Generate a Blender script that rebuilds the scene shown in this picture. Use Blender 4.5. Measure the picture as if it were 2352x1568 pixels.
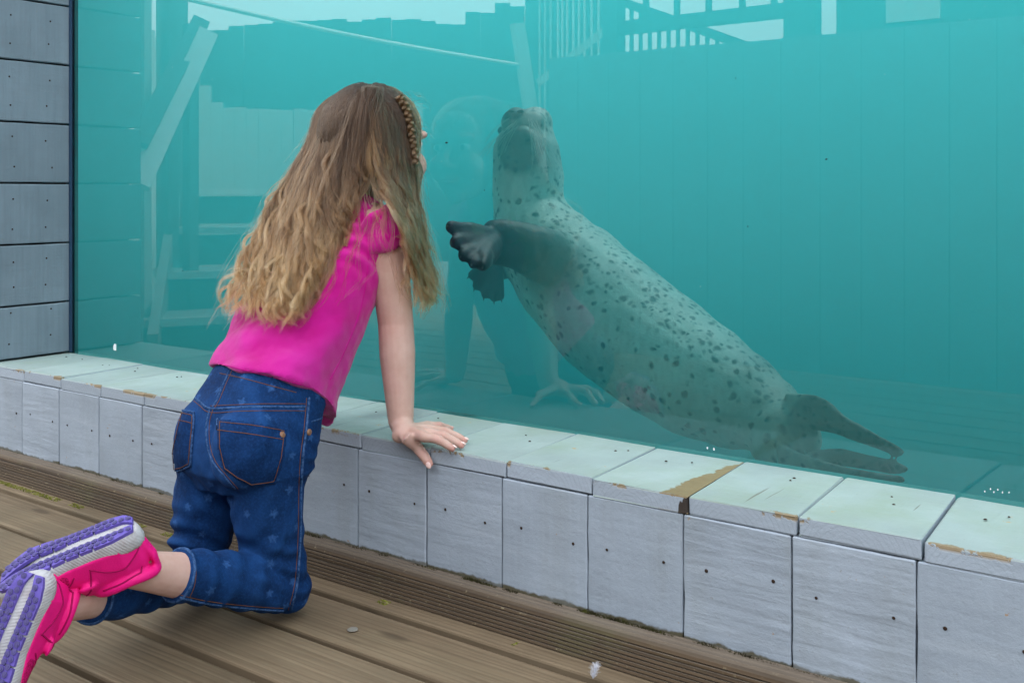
import bpy, bmesh, math, random
import numpy as np
from mathutils import Vector, Matrix
from mathutils.bvhtree import BVHTree

for o in list(bpy.data.objects):
    bpy.data.objects.remove(o)
scene = bpy.context.scene
COL = scene.collection
R = math.radians
random.seed(7)
RNG = np.random.default_rng(11)

# ------------------------------------------------------------------ camera, sky, sun, exposure
# world axes: x runs along the low wall, y points into the tank, z up; the deck lies at z = 0
EYE = 0.667
THETA = R(36.0)
FPX, PCX, HORIZ = 2400.0, 1176.0, 440.0      # focal length, centre and horizon on a 2352 px wide picture
cam_d = bpy.data.cameras.new("camera")
cam = bpy.data.objects.new("camera", cam_d)
COL.objects.link(cam)
cam.location = (0, 0, EYE)
cam.rotation_euler = (R(90), 0, THETA)
cam_d.sensor_width = 36.0
cam_d.lens = 36.0 * FPX / 2352.0
cam_d.shift_y = -(784.0 - HORIZ) / 2352.0
cam_d.clip_start = 0.02
cam_d.clip_end = 3000
scene.camera = cam

SUN_EL, SUN_AZ = R(60), R(72)                 # azimuth measured from +x towards +y
world = bpy.data.worlds.new("World")
scene.world = world
world.use_nodes = True
wn = world.node_tree
wn.nodes.clear()
w_out = wn.nodes.new("ShaderNodeOutputWorld")
w_bg = wn.nodes.new("ShaderNodeBackground")
w_sky = wn.nodes.new("ShaderNodeTexSky")
w_sky.sky_type = 'NISHITA'
w_sky.sun_disc = False
w_sky.sun_elevation = SUN_EL
w_sky.sun_rotation = R(90) - SUN_AZ
w_sky.dust_density = 3.0
w_sky.air_density = 1.0
w_sky.ozone_density = 1.0
# broken cloud over the whole dome
w_tc = wn.nodes.new("ShaderNodeTexCoord")
w_map = wn.nodes.new("ShaderNodeMapping")
w_map.inputs['Scale'].default_value = (1.0, 1.0, 2.2)
w_ns = wn.nodes.new("ShaderNodeTexNoise")
w_ns.inputs['Scale'].default_value = 1.6
w_ns.inputs['Detail'].default_value = 6
w_rmp = wn.nodes.new("ShaderNodeValToRGB")
w_rmp.color_ramp.elements[0].position = 0.30
w_rmp.color_ramp.elements[0].color = (0.55, 0.55, 0.55, 1)
w_rmp.color_ramp.elements[1].position = 0.62
w_rmp.color_ramp.elements[1].color = (0.97, 0.97, 0.97, 1)
w_mix = wn.nodes.new("ShaderNodeMix")
w_mix.data_type = 'RGBA'
w_mix.inputs['B'].default_value = (13.5, 13.9, 14.4, 1)
wn.links.new(w_tc.outputs['Generated'], w_map.inputs['Vector'])
wn.links.new(w_map.outputs['Vector'], w_ns.inputs['Vector'])
wn.links.new(w_ns.outputs['Fac'], w_rmp.inputs['Fac'])
wn.links.new(w_rmp.outputs['Color'], w_mix.inputs['Factor'])
wn.links.new(w_sky.outputs['Color'], w_mix.inputs['A'])
wn.links.new(w_mix.outputs['Result'], w_bg.inputs['Color'])
w_bg.inputs['Strength'].default_value = 0.13
wn.links.new(w_bg.outputs['Background'], w_out.inputs['Surface'])

sun_d = bpy.data.lights.new("sun", 'SUN')
sun_d.energy = 5.0
sun_d.angle = R(6)
sun_d.color = (1.0, 0.95, 0.88)
sun = bpy.data.objects.new("sun", sun_d)
COL.objects.link(sun)
sdir = Vector((math.cos(SUN_EL) * math.cos(SUN_AZ), math.cos(SUN_EL) * math.sin(SUN_AZ), math.sin(SUN_EL)))
sun.rotation_euler = sdir.to_track_quat('Z', 'Y').to_euler()
sun.location = sdir * 20

scene.view_settings.view_transform = 'Standard'
scene.view_settings.look = 'None'
scene.view_settings.gamma = 1.0
scene.view_settings.exposure = 1.0
scene.render.engine = 'CYCLES'
scene.cycles.use_denoising = True
try:
    scene.cycles.denoiser = 'OPENIMAGEDENOISE'
    scene.cycles.denoising_input_passes = 'RGB_ALBEDO_NORMAL'
except Exception:
    pass
scene.cycles.max_bounces = 10
scene.cycles.diffuse_bounces = 3
scene.cycles.glossy_bounces = 4
scene.cycles.transmission_bounces = 6
scene.cycles.transparent_max_bounces = 16
scene.cycles.volume_bounces = 4
scene.cycles.sample_clamp_indirect = 6.0
scene.cycles.caustics_reflective = False
scene.cycles.caustics_refractive = False

# ------------------------------------------------------------------ measures taken from the picture
CT, ST = math.cos(THETA), math.sin(THETA)
def W(px, py, Y):
    """picture point (2352 px scale) at distance Y along the view axis -> world"""
    X = (px - PCX) / FPX * Y
    return Vector((CT * X - ST * Y, ST * X + CT * Y, EYE - (py - HORIZ) / FPX * Y))
def WV(px, py, v):
    """picture point on the upright plane y = v"""
    dx = (px - PCX) / FPX
    return W(px, py, v / (ST * dx + CT))
V_GLASS, V_FRONT, Z_SILL, Z_BASE = 1.533, 1.309, 0.247, 0.05
def M(px, py, v):
    """picture point seen mirrored in the glass, standing on the plane y = v on the visitors' side"""
    p = WV(px, py, 2 * V_GLASS - v)
    return Vector((p.x, 2 * V_GLASS - p.y, p.z))

# ------------------------------------------------------------------ helpers
def link(o, parent=None):
    COL.objects.link(o)
    if parent is not None:
        o.parent = parent
    return o
def tag(o, label=None, cat=None, group=None, kind=None):
    if label: o["label"] = label
    if cat: o["category"] = cat
    if group: o["group"] = group
    if kind: o["kind"] = kind
    return o
def empty(name, loc=(0, 0, 0)):
    o = bpy.data.objects.new(name, None)
    o.empty_display_size = 0.1
    o.location = loc
    return link(o)
def mesh_obj(name, verts, faces, mat=None, parent=None, smooth=False, loc=None):
    me = bpy.data.meshes.new(name)
    me.from_pydata([tuple(v) for v in verts], [], [tuple(f) for f in faces])
    me.update()
    o = bpy.data.objects.new(name, me)
    if mat: me.materials.append(mat)
    if smooth:
        me.polygons.foreach_set("use_smooth", [True] * len(me.polygons))
    if loc is not None: o.location = loc
    return link(o, parent)
def bm_obj(name, bm, mat=None, parent=None, smooth=False, loc=None):
    bmesh.ops.recalc_face_normals(bm, faces=bm.faces[:])
    me = bpy.data.meshes.new(name)
    bm.to_mesh(me)
    bm.free()
    if mat: me.materials.append(mat)
    if smooth:
        me.polygons.foreach_set("use_smooth", [True] * len(me.polygons))
    o = bpy.data.objects.new(name, me)
    if loc is not None: o.location = loc
    return link(o, parent)
def box_bm(sx, sy, sz, bevel=0.0, seg=1, c=(0, 0, 0)):
    bm = bmesh.new()
    bmesh.ops.create_cube(bm, size=1)
    bmesh.ops.scale(bm, vec=(sx, sy, sz), verts=bm.verts)
    if bevel > 0:
        bmesh.ops.bevel(bm, geom=bm.edges[:], offset=bevel, segments=seg, affect='EDGES', profile=0.5)
    bmesh.ops.translate(bm, vec=c, verts=bm.verts)
    return bm
def box(name, x0, x1, y0, y1, z0, z1, mat, parent=None, bevel=0.0, seg=1):
    """object origin at the box centre"""
    bm = box_bm(x1 - x0, y1 - y0, z1 - z0, bevel, seg)
    c = Vector(((x0 + x1) / 2, (y0 + y1) / 2, (z0 + z1) / 2))
    if parent is not None: c = c - parent.location
    return bm_obj(name, bm, mat, parent, loc=c)
def bar(name, a, b, w, d, mat, parent=None, up=Vector((0, 0, 1)), bevel=0.0):
    """straight timber from a to b, w wide (across), d deep"""
    a, b = Vector(a), Vector(b)
    L = (b - a).length
    x = (b - a).normalized()
    if abs(x.dot(up)) > 0.99: up = Vector((0, 1, 0))
    y = up.cross(x).normalized()
    z = x.cross(y)
    bm = box_bm(L, w, d, bevel)
    o = bm_obj(name, bm, mat, parent)
    mt = Matrix((x, y, z)).transposed().to_4x4()
    mt.translation = (a + b) / 2 - (parent.location if parent else Vector())
    o.matrix_local = mt
    return o

# numpy value noise
_perm = np.random.default_rng(3).random((64, 64, 64))
def vnoise(p, scale=1.0, off=0.0):
    q = np.asarray(p, float) * scale + off
    i = np.floor(q).astype(int)
    f = q - i
    f = f * f * (3 - 2 * f)
    i0 = i & 63
    i1 = (i + 1) & 63
    def g(a, b, c): return _perm[a[:, 0], b[:, 1], c[:, 2]]
    x, y, z = f[:, 0], f[:, 1], f[:, 2]
    c00 = g(i0, i0, i0) * (1 - x) + g(i1, i0, i0) * x
    c10 = g(i0, i1, i0) * (1 - x) + g(i1, i1, i0) * x
    c01 = g(i0, i0, i1) * (1 - x) + g(i1, i0, i1) * x
    c11 = g(i0, i1, i1) * (1 - x) + g(i1, i1, i1) * x
    return ((c00 * (1 - y) + c10 * y) * (1 - z) + (c01 * (1 - y) + c11 * y) * z) * 2 - 1

# tubes and lofts for bodies
def ring_verts(c, ax, ay, rx, ry, n=20, power=2.0):
    out = []
    for k in range(n):
        t = 2 * math.pi * k / n
        cs, sn = math.cos(t), math.sin(t)
        e = 2.0 / power
        out.append(Vector(c) + ax * (rx * math.copysign(abs(cs) ** e, cs)) + ay * (ry * math.copysign(abs(sn) ** e, sn)))
    return out
def loft_into(bm, rings):
    """rings: list of equal-length lists of Vectors; closed volume with end caps"""
    n = len(rings[0])
    vs = [[bm.verts.new(p) for p in r] for r in rings]
    for a, b in zip(vs[:-1], vs[1:]):
        for k in range(n):
            bm.faces.new((a[k], a[(k + 1) % n], b[(k + 1) % n], b[k]))
    bm.faces.new(list(reversed(vs[0])))
    bm.faces.new(vs[-1])
def tube_into(bm, pts, radii, n=14, ref=Vector((1, 0, 0)), caps=True, power=2.0):
    """pts: Vectors, radii: float or (rx, ry) each; rx lies along ref made square to the path"""
    pts = [Vector(p) for p in pts]
    rings = []
    for i, p in enumerate(pts):
        if i == 0: t = pts[1] - pts[0]
        elif i == len(pts) - 1: t = pts[-1] - pts[-2]
        else: t = (pts[i + 1] - p).normalized() + (p - pts[i - 1]).normalized()
        t.normalize()
        ax = ref - t * ref.dot(t)
        if ax.length < 1e-3: ax = t.orthogonal()
        ax.normalize()
        ay = t.cross(ax)
        r = radii[i]
        rx, ry = (r, r) if not hasattr(r, '__len__') else r
        rings.append((p, t, ax, ay, rx, ry))
    full = []
    if caps:
        p, t, ax, ay, rx, ry = rings[0]
        m = min(rx, ry)
        full.append(ring_verts(p - t * m * 0.75, ax, ay, rx * 0.45, ry * 0.45, n, power))
        full.append(ring_verts(p - t * m * 0.42, ax, ay, rx * 0.82, ry * 0.82, n, power))
    for p, t, ax, ay, rx, ry in rings:
        full.append(ring_verts(p, ax, ay, rx, ry, n, power))
    if caps:
        p, t, ax, ay, rx, ry = rings[-1]
        m = min(rx, ry)
        full.append(ring_verts(p + t * m * 0.42, ax, ay, rx * 0.82, ry * 0.82, n, power))
        full.append(ring_verts(p + t * m * 0.75, ax, ay, rx * 0.45, ry * 0.45, n, power))
    loft_into(bm, full)
def smooth_path(pts, radii, sub=5):
    """Catmull-Rom through points and radii"""
    P = [Vector(p) for p in pts]
    Q = [np.array(r if hasattr(r, '__len__') else (r, r), float) for r in radii]
    op, orad = [], []
    n = len(P)
    for i in range(n - 1):
        p0, p1, p2, p3 = P[max(i - 1, 0)], P[i], P[i + 1], P[min(i + 2, n - 1)]
        q1, q2 = Q[i], Q[i + 1]
        for k in range(sub):
            t = k / sub
            a = 0.5 * ((2 * p1) + (p2 - p0) * t + (2 * p0 - 5 * p1 + 4 * p2 - p3) * t * t + (3 * p1 - p0 - 3 * p2 + p3) * t ** 3)
            op.append(a)
            s = t * t * (3 - 2 * t)
            orad.append(tuple(q1 * (1 - s) + q2 * s))
    op.append(P[-1]); orad.append(tuple(Q[-1]))
    return op, orad
def ball_into(bm, c, r, rot=None, seg=20):
    mt = Matrix.Translation(Vector(c))
    if rot is not None: mt = mt @ rot.to_4x4()
    rr = r if hasattr(r, '__len__') else (r, r, r)
    mt = mt @ Matrix.Diagonal((*rr, 1))
    bmesh.ops.create_uvsphere(bm, u_segments=seg, v_segments=seg // 2 + 2, radius=1, matrix=mt)
def fuse(bm, voxel, smooth_it=6, factor=0.5):
    """overlapping closed volumes -> one continuous surface; returns (verts Nx3, faces)"""
    bmesh.ops.recalc_face_normals(bm, faces=bm.faces[:])
    me = bpy.data.meshes.new("tmp")
    bm.to_mesh(me); bm.free()
    o = bpy.data.objects.new("tmp", me)
    COL.objects.link(o)
    md = o.modifiers.new("r", 'REMESH')
    md.mode = 'VOXEL'; md.voxel_size = voxel; md.adaptivity = 0
    if smooth_it:
        sm = o.modifiers.new("s", 'SMOOTH')
        sm.factor = factor; sm.iterations = smooth_it
    dg = bpy.context.evaluated_depsgraph_get()
    dg.update()
    ev = o.evaluated_get(dg)
    m2 = bpy.data.meshes.new_from_object(ev)
    bpy.data.objects.remove(o)
    v = np.empty(len(m2.vertices) * 3); m2.vertices.foreach_get("co", v)
    nrm = np.empty(len(m2.vertices) * 3); m2.vertex_normals.foreach_get("vector", nrm)
    return m2, v.reshape(-1, 3), nrm.reshape(-1, 3)
def set_co(me, v):
    me.vertices.foreach_set("co", np.asarray(v, float).ravel())
    me.update()
    nrm = np.empty(len(me.vertices) * 3); me.vertex_normals.foreach_get("vector", nrm)
    return nrm.reshape(-1, 3)
def fattr(me, name, vals):
    a = me.attributes.new(name, 'FLOAT', 'POINT')
    a.data.foreach_set("value", np.asarray(vals, np.float32))
def finish(name, me, mat, parent=None):
    me.materials.clear()
    me.materials.append(mat)
    me.polygons.foreach_set("use_smooth", [True] * len(me.polygons))
    me.name = name
    o = bpy.data.objects.new(name, me)
    return link(o, parent)
def bvh_of(me):
    v = [x.co.copy() for x in me.vertices]
    return BVHTree.FromPolygons(v, [tuple(p.vertices) for p in me.polygons])
EYEP = Vector((0, 0, EYE))
def hit(bvh, px, py, default_Y=None, lift=0.0):
    d = (W(px, py, 1.0) - EYEP).normalized()
    loc, nrm, idx, dist = bvh.ray_cast(EYEP, d)
    if loc is None:
        return (W(px, py, default_Y), -d) if default_Y else (None, None)
    return loc + nrm * lift, nrm
def hair_curves(name, pts, rad, mat, parent):
    """pts: n x k x 3, rad: n x k"""
    n, k = pts.shape[:2]
    cu = bpy.data.hair_curves.new(name)
    cu.add_curves([k] * n)
    cu.position_data.foreach_set("vector", np.ascontiguousarray(pts, dtype=np.float32).ravel())
    ra = cu.attributes.get("radius") or cu.attributes.new("radius", 'FLOAT', 'POINT')
    ra.data.foreach_set("value", np.ascontiguousarray(rad, dtype=np.float32).ravel())
    cu.materials.append(mat)
    o = bpy.data.objects.new(name, cu)
    return link(o, parent)

# ------------------------------------------------------------------ materials
class NT:
    def __init__(self, name):
        self.m = bpy.data.materials.new(name)
        self.m.use_nodes = True
        self.t = self.m.node_tree
        self.b = self.t.nodes["Principled BSDF"]
        self.out = self.t.nodes["Material Output"]
    def n(self, typ, **kw):
        nd = self.t.nodes.new(typ)
        for k, v in kw.items():
            if k.startswith("i_"):
                nd.inputs[k[2:].replace("_", " ")].default_value = v
            else:
                setattr(nd, k, v)
        return nd
    def l(self, a, b): self.t.links.new(a, b)
    def coord(self, kind='Object', scale=(1, 1, 1), rand=False, rot=(0, 0, 0)):
        tc = self.n("ShaderNodeTexCoord")
        mp = self.n("ShaderNodeMapping")
        mp.inputs['Scale'].default_value = scale
        mp.inputs['Rotation'].default_value = rot
        src = tc.outputs[kind]
        if rand:
            oi = self.n("ShaderNodeObjectInfo")
            mu = self.n("ShaderNodeMath", operation='MULTIPLY'); mu.inputs[1].default_value = 37.0
            self.l(oi.outputs['Random'], mu.inputs[0])
            ad = self.n("ShaderNodeVectorMath", operation='ADD')
            self.l(src, ad.inputs[0]); self.l(mu.outputs[0], ad.inputs[1])
            src = ad.outputs[0]
        self.l(src, mp.inputs['Vector'])
        return mp.outputs['Vector']
    def noise(self, vec, scale=5, detail=4, rough=0.5, dist=0.0):
        nd = self.n("ShaderNodeTexNoise")
        nd.inputs['Scale'].default_value = scale; nd.inputs['Detail'].default_value = detail
        nd.inputs['Roughness'].default_value = rough; nd.inputs['Distortion'].default_value = dist
        if vec is not None: self.l(vec, nd.inputs['Vector'])
        return nd.outputs['Fac']
    def ramp(self, fac, stops, interp='LINEAR'):
        nd = self.n("ShaderNodeValToRGB")
        cr = nd.color_ramp; cr.interpolation = interp
        while len(cr.elements) < len(stops): cr.elements.new(0.5)
        for e, (p, c) in zip(cr.elements, stops):
            e.position = p
            e.color = (*c, 1) if hasattr(c, '__len__') else (c, c, c, 1)
        self.l(fac, nd.inputs['Fac'])
        return nd.outputs['Color']
    def mix(self, fac, a, b, mode='MIX'):
        nd = self.n("ShaderNodeMix", data_type='RGBA', blend_type=mode)
        for sock, v in (('Factor', fac), ('A', a), ('B', b)):
            if hasattr(v, 'links'): self.l(v, nd.inputs[sock])
            elif hasattr(v, '__len__'): nd.inputs[sock].default_value = (*v, 1)
            else: nd.inputs[sock].default_value = v
        return nd.outputs['Result']
    def math(self, op, a, b=None, c=None):
        nd = self.n("ShaderNodeMath", operation=op)
        for i, v in enumerate((a, b, c)):
            if v is None: continue
            if hasattr(v, 'links'): self.l(v, nd.inputs[i])
            else: nd.inputs[i].default_value = v
        return nd.outputs[0]
    def mapr(self, v, a, b, c=0.0, d=1.0):
        nd = self.n("ShaderNodeMapRange")
        nd.clamp = True
        self.l(v, nd.inputs['Value'])
        for k, x in zip(('From Min', 'From Max', 'To Min', 'To Max'), (a, b, c, d)): nd.inputs[k].default_value = x
        return nd.outputs['Result']
    def attr(self, name):
        nd = self.n("ShaderNodeAttribute"); nd.attribute_name = name
        return nd.outputs['Fac']
    def bump(self, h, strength=0.3, dist=0.002, prev=None):
        nd = self.n("ShaderNodeBump")
        nd.inputs['Strength'].default_value = strength; nd.inputs['Distance'].default_value = dist
        self.l(h, nd.inputs['Height'])
        if prev is not None: self.l(prev, nd.inputs['Normal'])
        return nd.outputs['Normal']
    def set(self, color=None, rough=None, normal=None, spec=None, **kw):
        for sock, v in (('Base Color', color), ('Roughness', rough), ('Normal', normal), ('Specular IOR Level', spec)):
            if v is None: continue
            if hasattr(v, 'links'): self.l(v, self.b.inputs[sock])
            elif hasattr(v, '__len__'): self.b.inputs[sock].default_value = (*v, 1)
            else: self.b.inputs[sock].default_value = v
        for k, v in kw.items():
            self.b.inputs[k.replace("_", " ")].default_value = v
        return self.m
def plain(name, color, rough=0.6, spec=0.3, var=0.12, scale=12, bump=0.1):
    t = NT(name)
    c = t.coord(rand=True)
    n = t.noise(c, scale, 5)
    col = t.mix(n, tuple(x * (1 - var) for x in color), tuple(min(1, x * (1 + var)) for x in color))
    nb = t.noise(c, scale * 8, 3)
    return t.set(col, rough, t.bump(nb, bump, 0.002), spec)

def painted_board(name, base, along, gw=0.7):
    """thick matt paint over sawn timber; along = axis of the grain (0 x, 1 y, 2 z)"""
    t = NT(name)
    sc = [26, 26, 26]; sc[along] = 2.2
    c = t.coord(scale=tuple(sc), rand=True)
    g = t.noise(c, 4.0, 5, 0.6, 0.6)
    c2 = t.coord(rand=True)
    blot = t.noise(c2, 5.5, 5, 0.6)
    lump = t.noise(c2, 95, 4, 0.75)
    sc3 = [6, 6, 6]; sc3[along] = 60
    saw = t.noise(t.coord(scale=tuple(sc3), rand=True), 1.6, 2, 0.4)
    lo = tuple(x * 0.82 for x in base); hi = tuple(min(1, x * 1.12) for x in base)
    col = t.mix(t.mapr(blot, 0.3, 0.7), lo, hi)
    oi = t.n("ShaderNodeObjectInfo")
    col = t.mix(t.mapr(oi.outputs['Random'], 0, 1, 0, 0.28), col, (base[0] * 0.72, base[1] * 0.75, base[2] * 0.76))
    # grime in the grain and specks
    col = t.mix(t.mapr(g, 0.60, 0.78, 0, 0.2 * gw), col, tuple(x * 0.55 for x in base))
    col = t.mix(t.mapr(t.noise(c2, 160, 3, 0.6), 0.68, 0.76, 0, 0.6), col, (0.22, 0.21, 0.18))
    h = t.math('ADD', t.math('MULTIPLY', g, gw), t.math('ADD', t.math('MULTIPLY', lump, 0.8), t.math('MULTIPLY', saw, 0.35)))
    return t, col, h, c2

def mk_face_board():
    t, col, h, c = painted_board("paint_grey_blue_face", (0.335, 0.390, 0.460), 0, 0.12)
    # bottom edge: damp dirt and flaking
    sep = t.n("ShaderNodeSeparateXYZ")
    tc = t.n("ShaderNodeTexCoord"); t.l(tc.outputs['Object'], sep.inputs[0])
    edge = t.mapr(sep.outputs['Z'], -0.066, -0.086)
    nn = t.noise(c, 34, 4, 0.65)
    dirt = t.mapr(t.math('ADD', edge, t.math('MULTIPLY', nn, 0.9)), 0.98, 1.15)
    col = t.mix(dirt, col, (0.09, 0.08, 0.05))
    st = t.noise(t.coord(scale=(9, 9, 1.6), rand=True), 1.6, 4, 0.6)
    col = t.mix(t.mapr(st, 0.5, 0.75, 0, 0.45), col, (0.245, 0.275, 0.285))
    st2 = t.noise(t.coord(scale=(2.2, 2, 26), rand=True), 1.5, 3, 0.5)
    col = t.mix(t.mapr(st2, 0.55, 0.75, 0, 0.35), col, (0.41, 0.465, 0.53))
    col = t.mix(t.mapr(st2, 0.45, 0.25, 0, 0.4), col, (0.255, 0.295, 0.345))
    flake = t.mapr(t.noise(c, 48, 4, 0.6), 0.715, 0.73)
    col = t.mix(flake, col, (0.34, 0.24, 0.15))
    rip = t.noise(t.coord(scale=(7, 7, 55), rand=True), 1.3, 3, 0.45, 0.4)
    ver = t.noise(t.coord(scale=(70, 70, 5), rand=True), 1.3, 3, 0.5)
    oi2 = t.n('ShaderNodeObjectInfo')
    pick = t.mapr(oi2.outputs['Random'], 0.45, 0.55)
    h = t.math('ADD', h, t.math('ADD', t.math('MULTIPLY', rip, t.mapr(pick, 0, 1, 1.6, .5)), t.math('MULTIPLY', ver, t.mapr(pick, 0, 1, .1, .9))))
    return t.set(col, 0.58, t.bump(h, 0.5, 0.0025), 0.35)
def mk_pier_board():
    t, col, h, c = painted_board("paint_grey_blue_pier", (0.190, 0.245, 0.292), 1)
    st = t.noise(t.coord(scale=(30, 90, 4), rand=True), 1.0, 3, 0.5)
    col = t.mix(t.mapr(st, 0.4, 0.7, 0, 0.4), col, (0.135, 0.178, 0.215))
    h2 = t.math('ADD', h, t.math('MULTIPLY', st, 1.0))
    return t.set(col, 0.6, t.bump(h2, 0.5, 0.002), 0.3)
def mk_cap_board(bare=False):
    t, col, h, c = painted_board("paint_pale_green_cap", (0.300, 0.358, 0.352), 1)
    green = t.noise(c, 7, 4, 0.6)
    col = t.mix(t.mapr(green, 0.45, 0.72, 0, 0.75), col, (0.235, 0.295, 0.235))
    sep = t.n("ShaderNodeSeparateXYZ"); tc = t.n("ShaderNodeTexCoord"); t.l(tc.outputs['Object'], sep.inputs[0])
    geo = t.n("ShaderNodeNewGeometry"); sn = t.n("ShaderNodeSeparateXYZ"); t.l(geo.outputs['Normal'], sn.inputs[0])
    top = t.mapr(sn.outputs['Z'], 0.25, 0.5)
    # the end grain carries the wall's grey paint
    rg = t.n("ShaderNodeTexWave", wave_type='RINGS', rings_direction='Y')
    rg.inputs['Scale'].default_value = 48; rg.inputs['Distortion'].default_value = 5.0; rg.inputs['Detail'].default_value = 2
    mpv = t.n('ShaderNodeMapping'); mpv.inputs['Location'].default_value = (0.01, 0, 0.03); tcx = t.n('ShaderNodeTexCoord'); t.l(tcx.outputs['Object'], mpv.inputs['Vector']); t.l(mpv.outputs['Vector'], rg.inputs['Vector'])
    endc = t.mix(t.mapr(rg.outputs['Fac'], 0.0, 0.25, 0.30, 0), (0.33, 0.385, 0.450), (0.25, 0.29, 0.33))
    col = t.mix(top, endc, col)
    # paint worn to bare timber along the front arris
    nn = t.noise(c, 30, 5, 0.7)
    nl = t.noise(c, 8, 3, 0.5)
    e = t.mapr(sep.outputs['Y'], -0.060, -0.108)
    e2 = t.math('ADD', e, t.math('ADD', t.math('MULTIPLY', nn, 0.75), t.math('MULTIPLY', nl, 1.1)))
    worn = t.math('MULTIPLY', t.mapr(e2, 1.965, 1.99), t.mapr(sep.outputs['Z'], 0.004, 0.008))
    col = t.mix(worn, col, t.mix(nn, (0.31, 0.245, 0.155), (0.18, 0.135, 0.080)))
    far = t.mapr(t.noise(c, 22, 5, 0.65), 0.68, 0.692)
    col = t.mix(t.math('MULTIPLY', far, top), col, (0.36, 0.28, 0.17))
    crack = t.noise(t.coord(scale=(60, 2.5, 10), rand=True), 1.6, 3, 0.5)
    col = t.mix(t.math('MULTIPLY', t.mapr(crack, 0.70, 0.73, 0, 0.8), top), col, (0.12, 0.11, 0.09))
    if bare:      # a broad strip beside the joint has lost its paint; dark stains run down the end
        e3 = t.math('ADD', sep.outputs['X'], t.math('ADD', t.math('MULTIPLY', t.noise(c, 24, 5, .65), .05), t.math('MULTIPLY', sep.outputs['Y'], -.10)))
        m3 = t.mapr(e3, 0.076, 0.079)
        col = t.mix(t.math('MULTIPLY', m3, top), col, t.mix(nn, (0.245, 0.185, 0.095), (0.155, 0.110, 0.055)))
        e4 = t.math('ADD', sep.outputs['X'], t.math('MULTIPLY', t.noise(t.coord(scale=(70, 1, 16)), 1.0, 4), .11))
        m4 = t.math('MULTIPLY', t.mapr(e4, 0.121, 0.124), t.mapr(sn.outputs['Z'], 0.4, 0.2))
        col = t.mix(m4, col, (0.045, 0.035, 0.03))
    hh = t.math('ADD', h, t.math('MULTIPLY', worn, -1.2))
    return t.set(col, 0.6, t.bump(hh, 0.5, 0.002), 0.3)
def mk_wood(name, hi, lo, dark, gr=0.28):
    t = NT(name)
    c = t.coord(scale=(1.1, 30, 30), rand=True)
    g = t.noise(c, 2.4, 7, 0.62, 0.9)
    cw = t.coord(scale=(0.35, 9, 9), rand=True)
    wv = t.n("ShaderNodeTexWave", wave_type='BANDS', bands_direction='Y')
    wv.inputs['Scale'].default_value = 3.4; wv.inputs['Distortion'].default_value = 9.0
    wv.inputs['Detail'].default_value = 3; wv.inputs['Detail Scale'].default_value = 0.9
    t.l(cw, wv.inputs['Vector'])
    c2 = t.coord(rand=True)
    blot = t.noise(c2, 3.2, 4, 0.6)
    col = t.mix(t.mapr(g, 0.3, 0.7), lo, hi)
    col = t.mix(t.mapr(wv.outputs['Fac'], 0.0, 0.4, gr, 0), col, dark)
    col = t.mix(t.mapr(blot, 0.42, 0.68, 0, 0.7), col, (lo[0] * 0.7, lo[1] * 0.76, lo[2] * 0.8))
    knots = t.n("ShaderNodeTexVoronoi"); knots.inputs['Scale'].default_value = 1.0
    t.l(t.coord(scale=(2.6, 9, 9), rand=True), knots.inputs['Vector'])
    col = t.mix(t.mapr(knots.outputs['Distance'], 0.10, 0.05, 0, 0.7), col, dark)
    oi = t.n("ShaderNodeObjectInfo")
    col = t.mix(t.mapr(oi.outputs['Random'], 0, 1, 0, 0.3), col, (hi[0] * 0.9, hi[1] * 0.92, hi[2] * 0.95))
    h = t.math('ADD', t.math('MULTIPLY', g, 0.7), t.math('MULTIPLY', wv.outputs['Fac'], 0.9))
    return t, col, h, c2
def mk_deck():
    t, col, h, c = mk_wood("weathered_deck_timber", (0.232, 0.174, 0.110), (0.122, 0.086, 0.051), (0.034, 0.023, 0.014), 0.34)
    return t.set(col, 0.72, t.bump(h, 0.35, 0.0010), 0.25)
def mk_kick():
    t, col, h, c = mk_wood("dark_ridged_timber", (0.095, 0.062, 0.034), (0.050, 0.032, 0.018), (0.014, 0.009, 0.006), 0.7)
    alg = t.noise(c, 9, 4, 0.6)
    col = t.mix(t.mapr(alg, 0.52, 0.72, 0, 0.55), col, (0.075, 0.075, 0.028))
    sp = t.noise(c, 120, 3, 0.6)
    col = t.mix(t.mapr(sp, 0.64, 0.72, 0, 0.5), col, (0.33, 0.28, 0.17))
    geo = t.n('ShaderNodeNewGeometry'); sn = t.n('ShaderNodeSeparateXYZ'); t.l(geo.outputs['Normal'], sn.inputs[0])
    col = t.mix(t.mapr(sn.outputs['Z'], 0.55, 0.95, 0, 0.75), col, t.mix(alg, (0.11, 0.088, 0.066), (0.21, 0.175, 0.140)))  # upward faces mixed paler: the rounded top's highlight put into the colour
    return t.set(col, 0.75, t.bump(h, 0.6, 0.002), 0.25)

M_FACE, M_PIER, M_CAP, M_DECK, M_KICK = mk_face_board(), mk_pier_board(), mk_cap_board(), mk_deck(), mk_kick()
M_DARK = plain("dark_gap", (0.018, 0.016, 0.013), 0.9, 0.1)
M_WHITE = plain("white_paint", (0.72, 0.73, 0.72), 0.5)
M_PALEWOOD = plain("pale_grey_timber", (0.45, 0.47, 0.47), 0.6)
M_GREYWOOD = plain("grey_timber", (0.30, 0.31, 0.30), 0.7)
M_DARKWOOD = plain("dark_stained_timber", (0.025, 0.028, 0.03), 0.7)
M_BLUEWOOD = plain("slate_blue_boards", (0.10, 0.125, 0.14), 0.65)
M_HOLE = plain("nail_hole_rust", (0.035, 0.022, 0.016), 0.9, 0.1)
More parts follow.
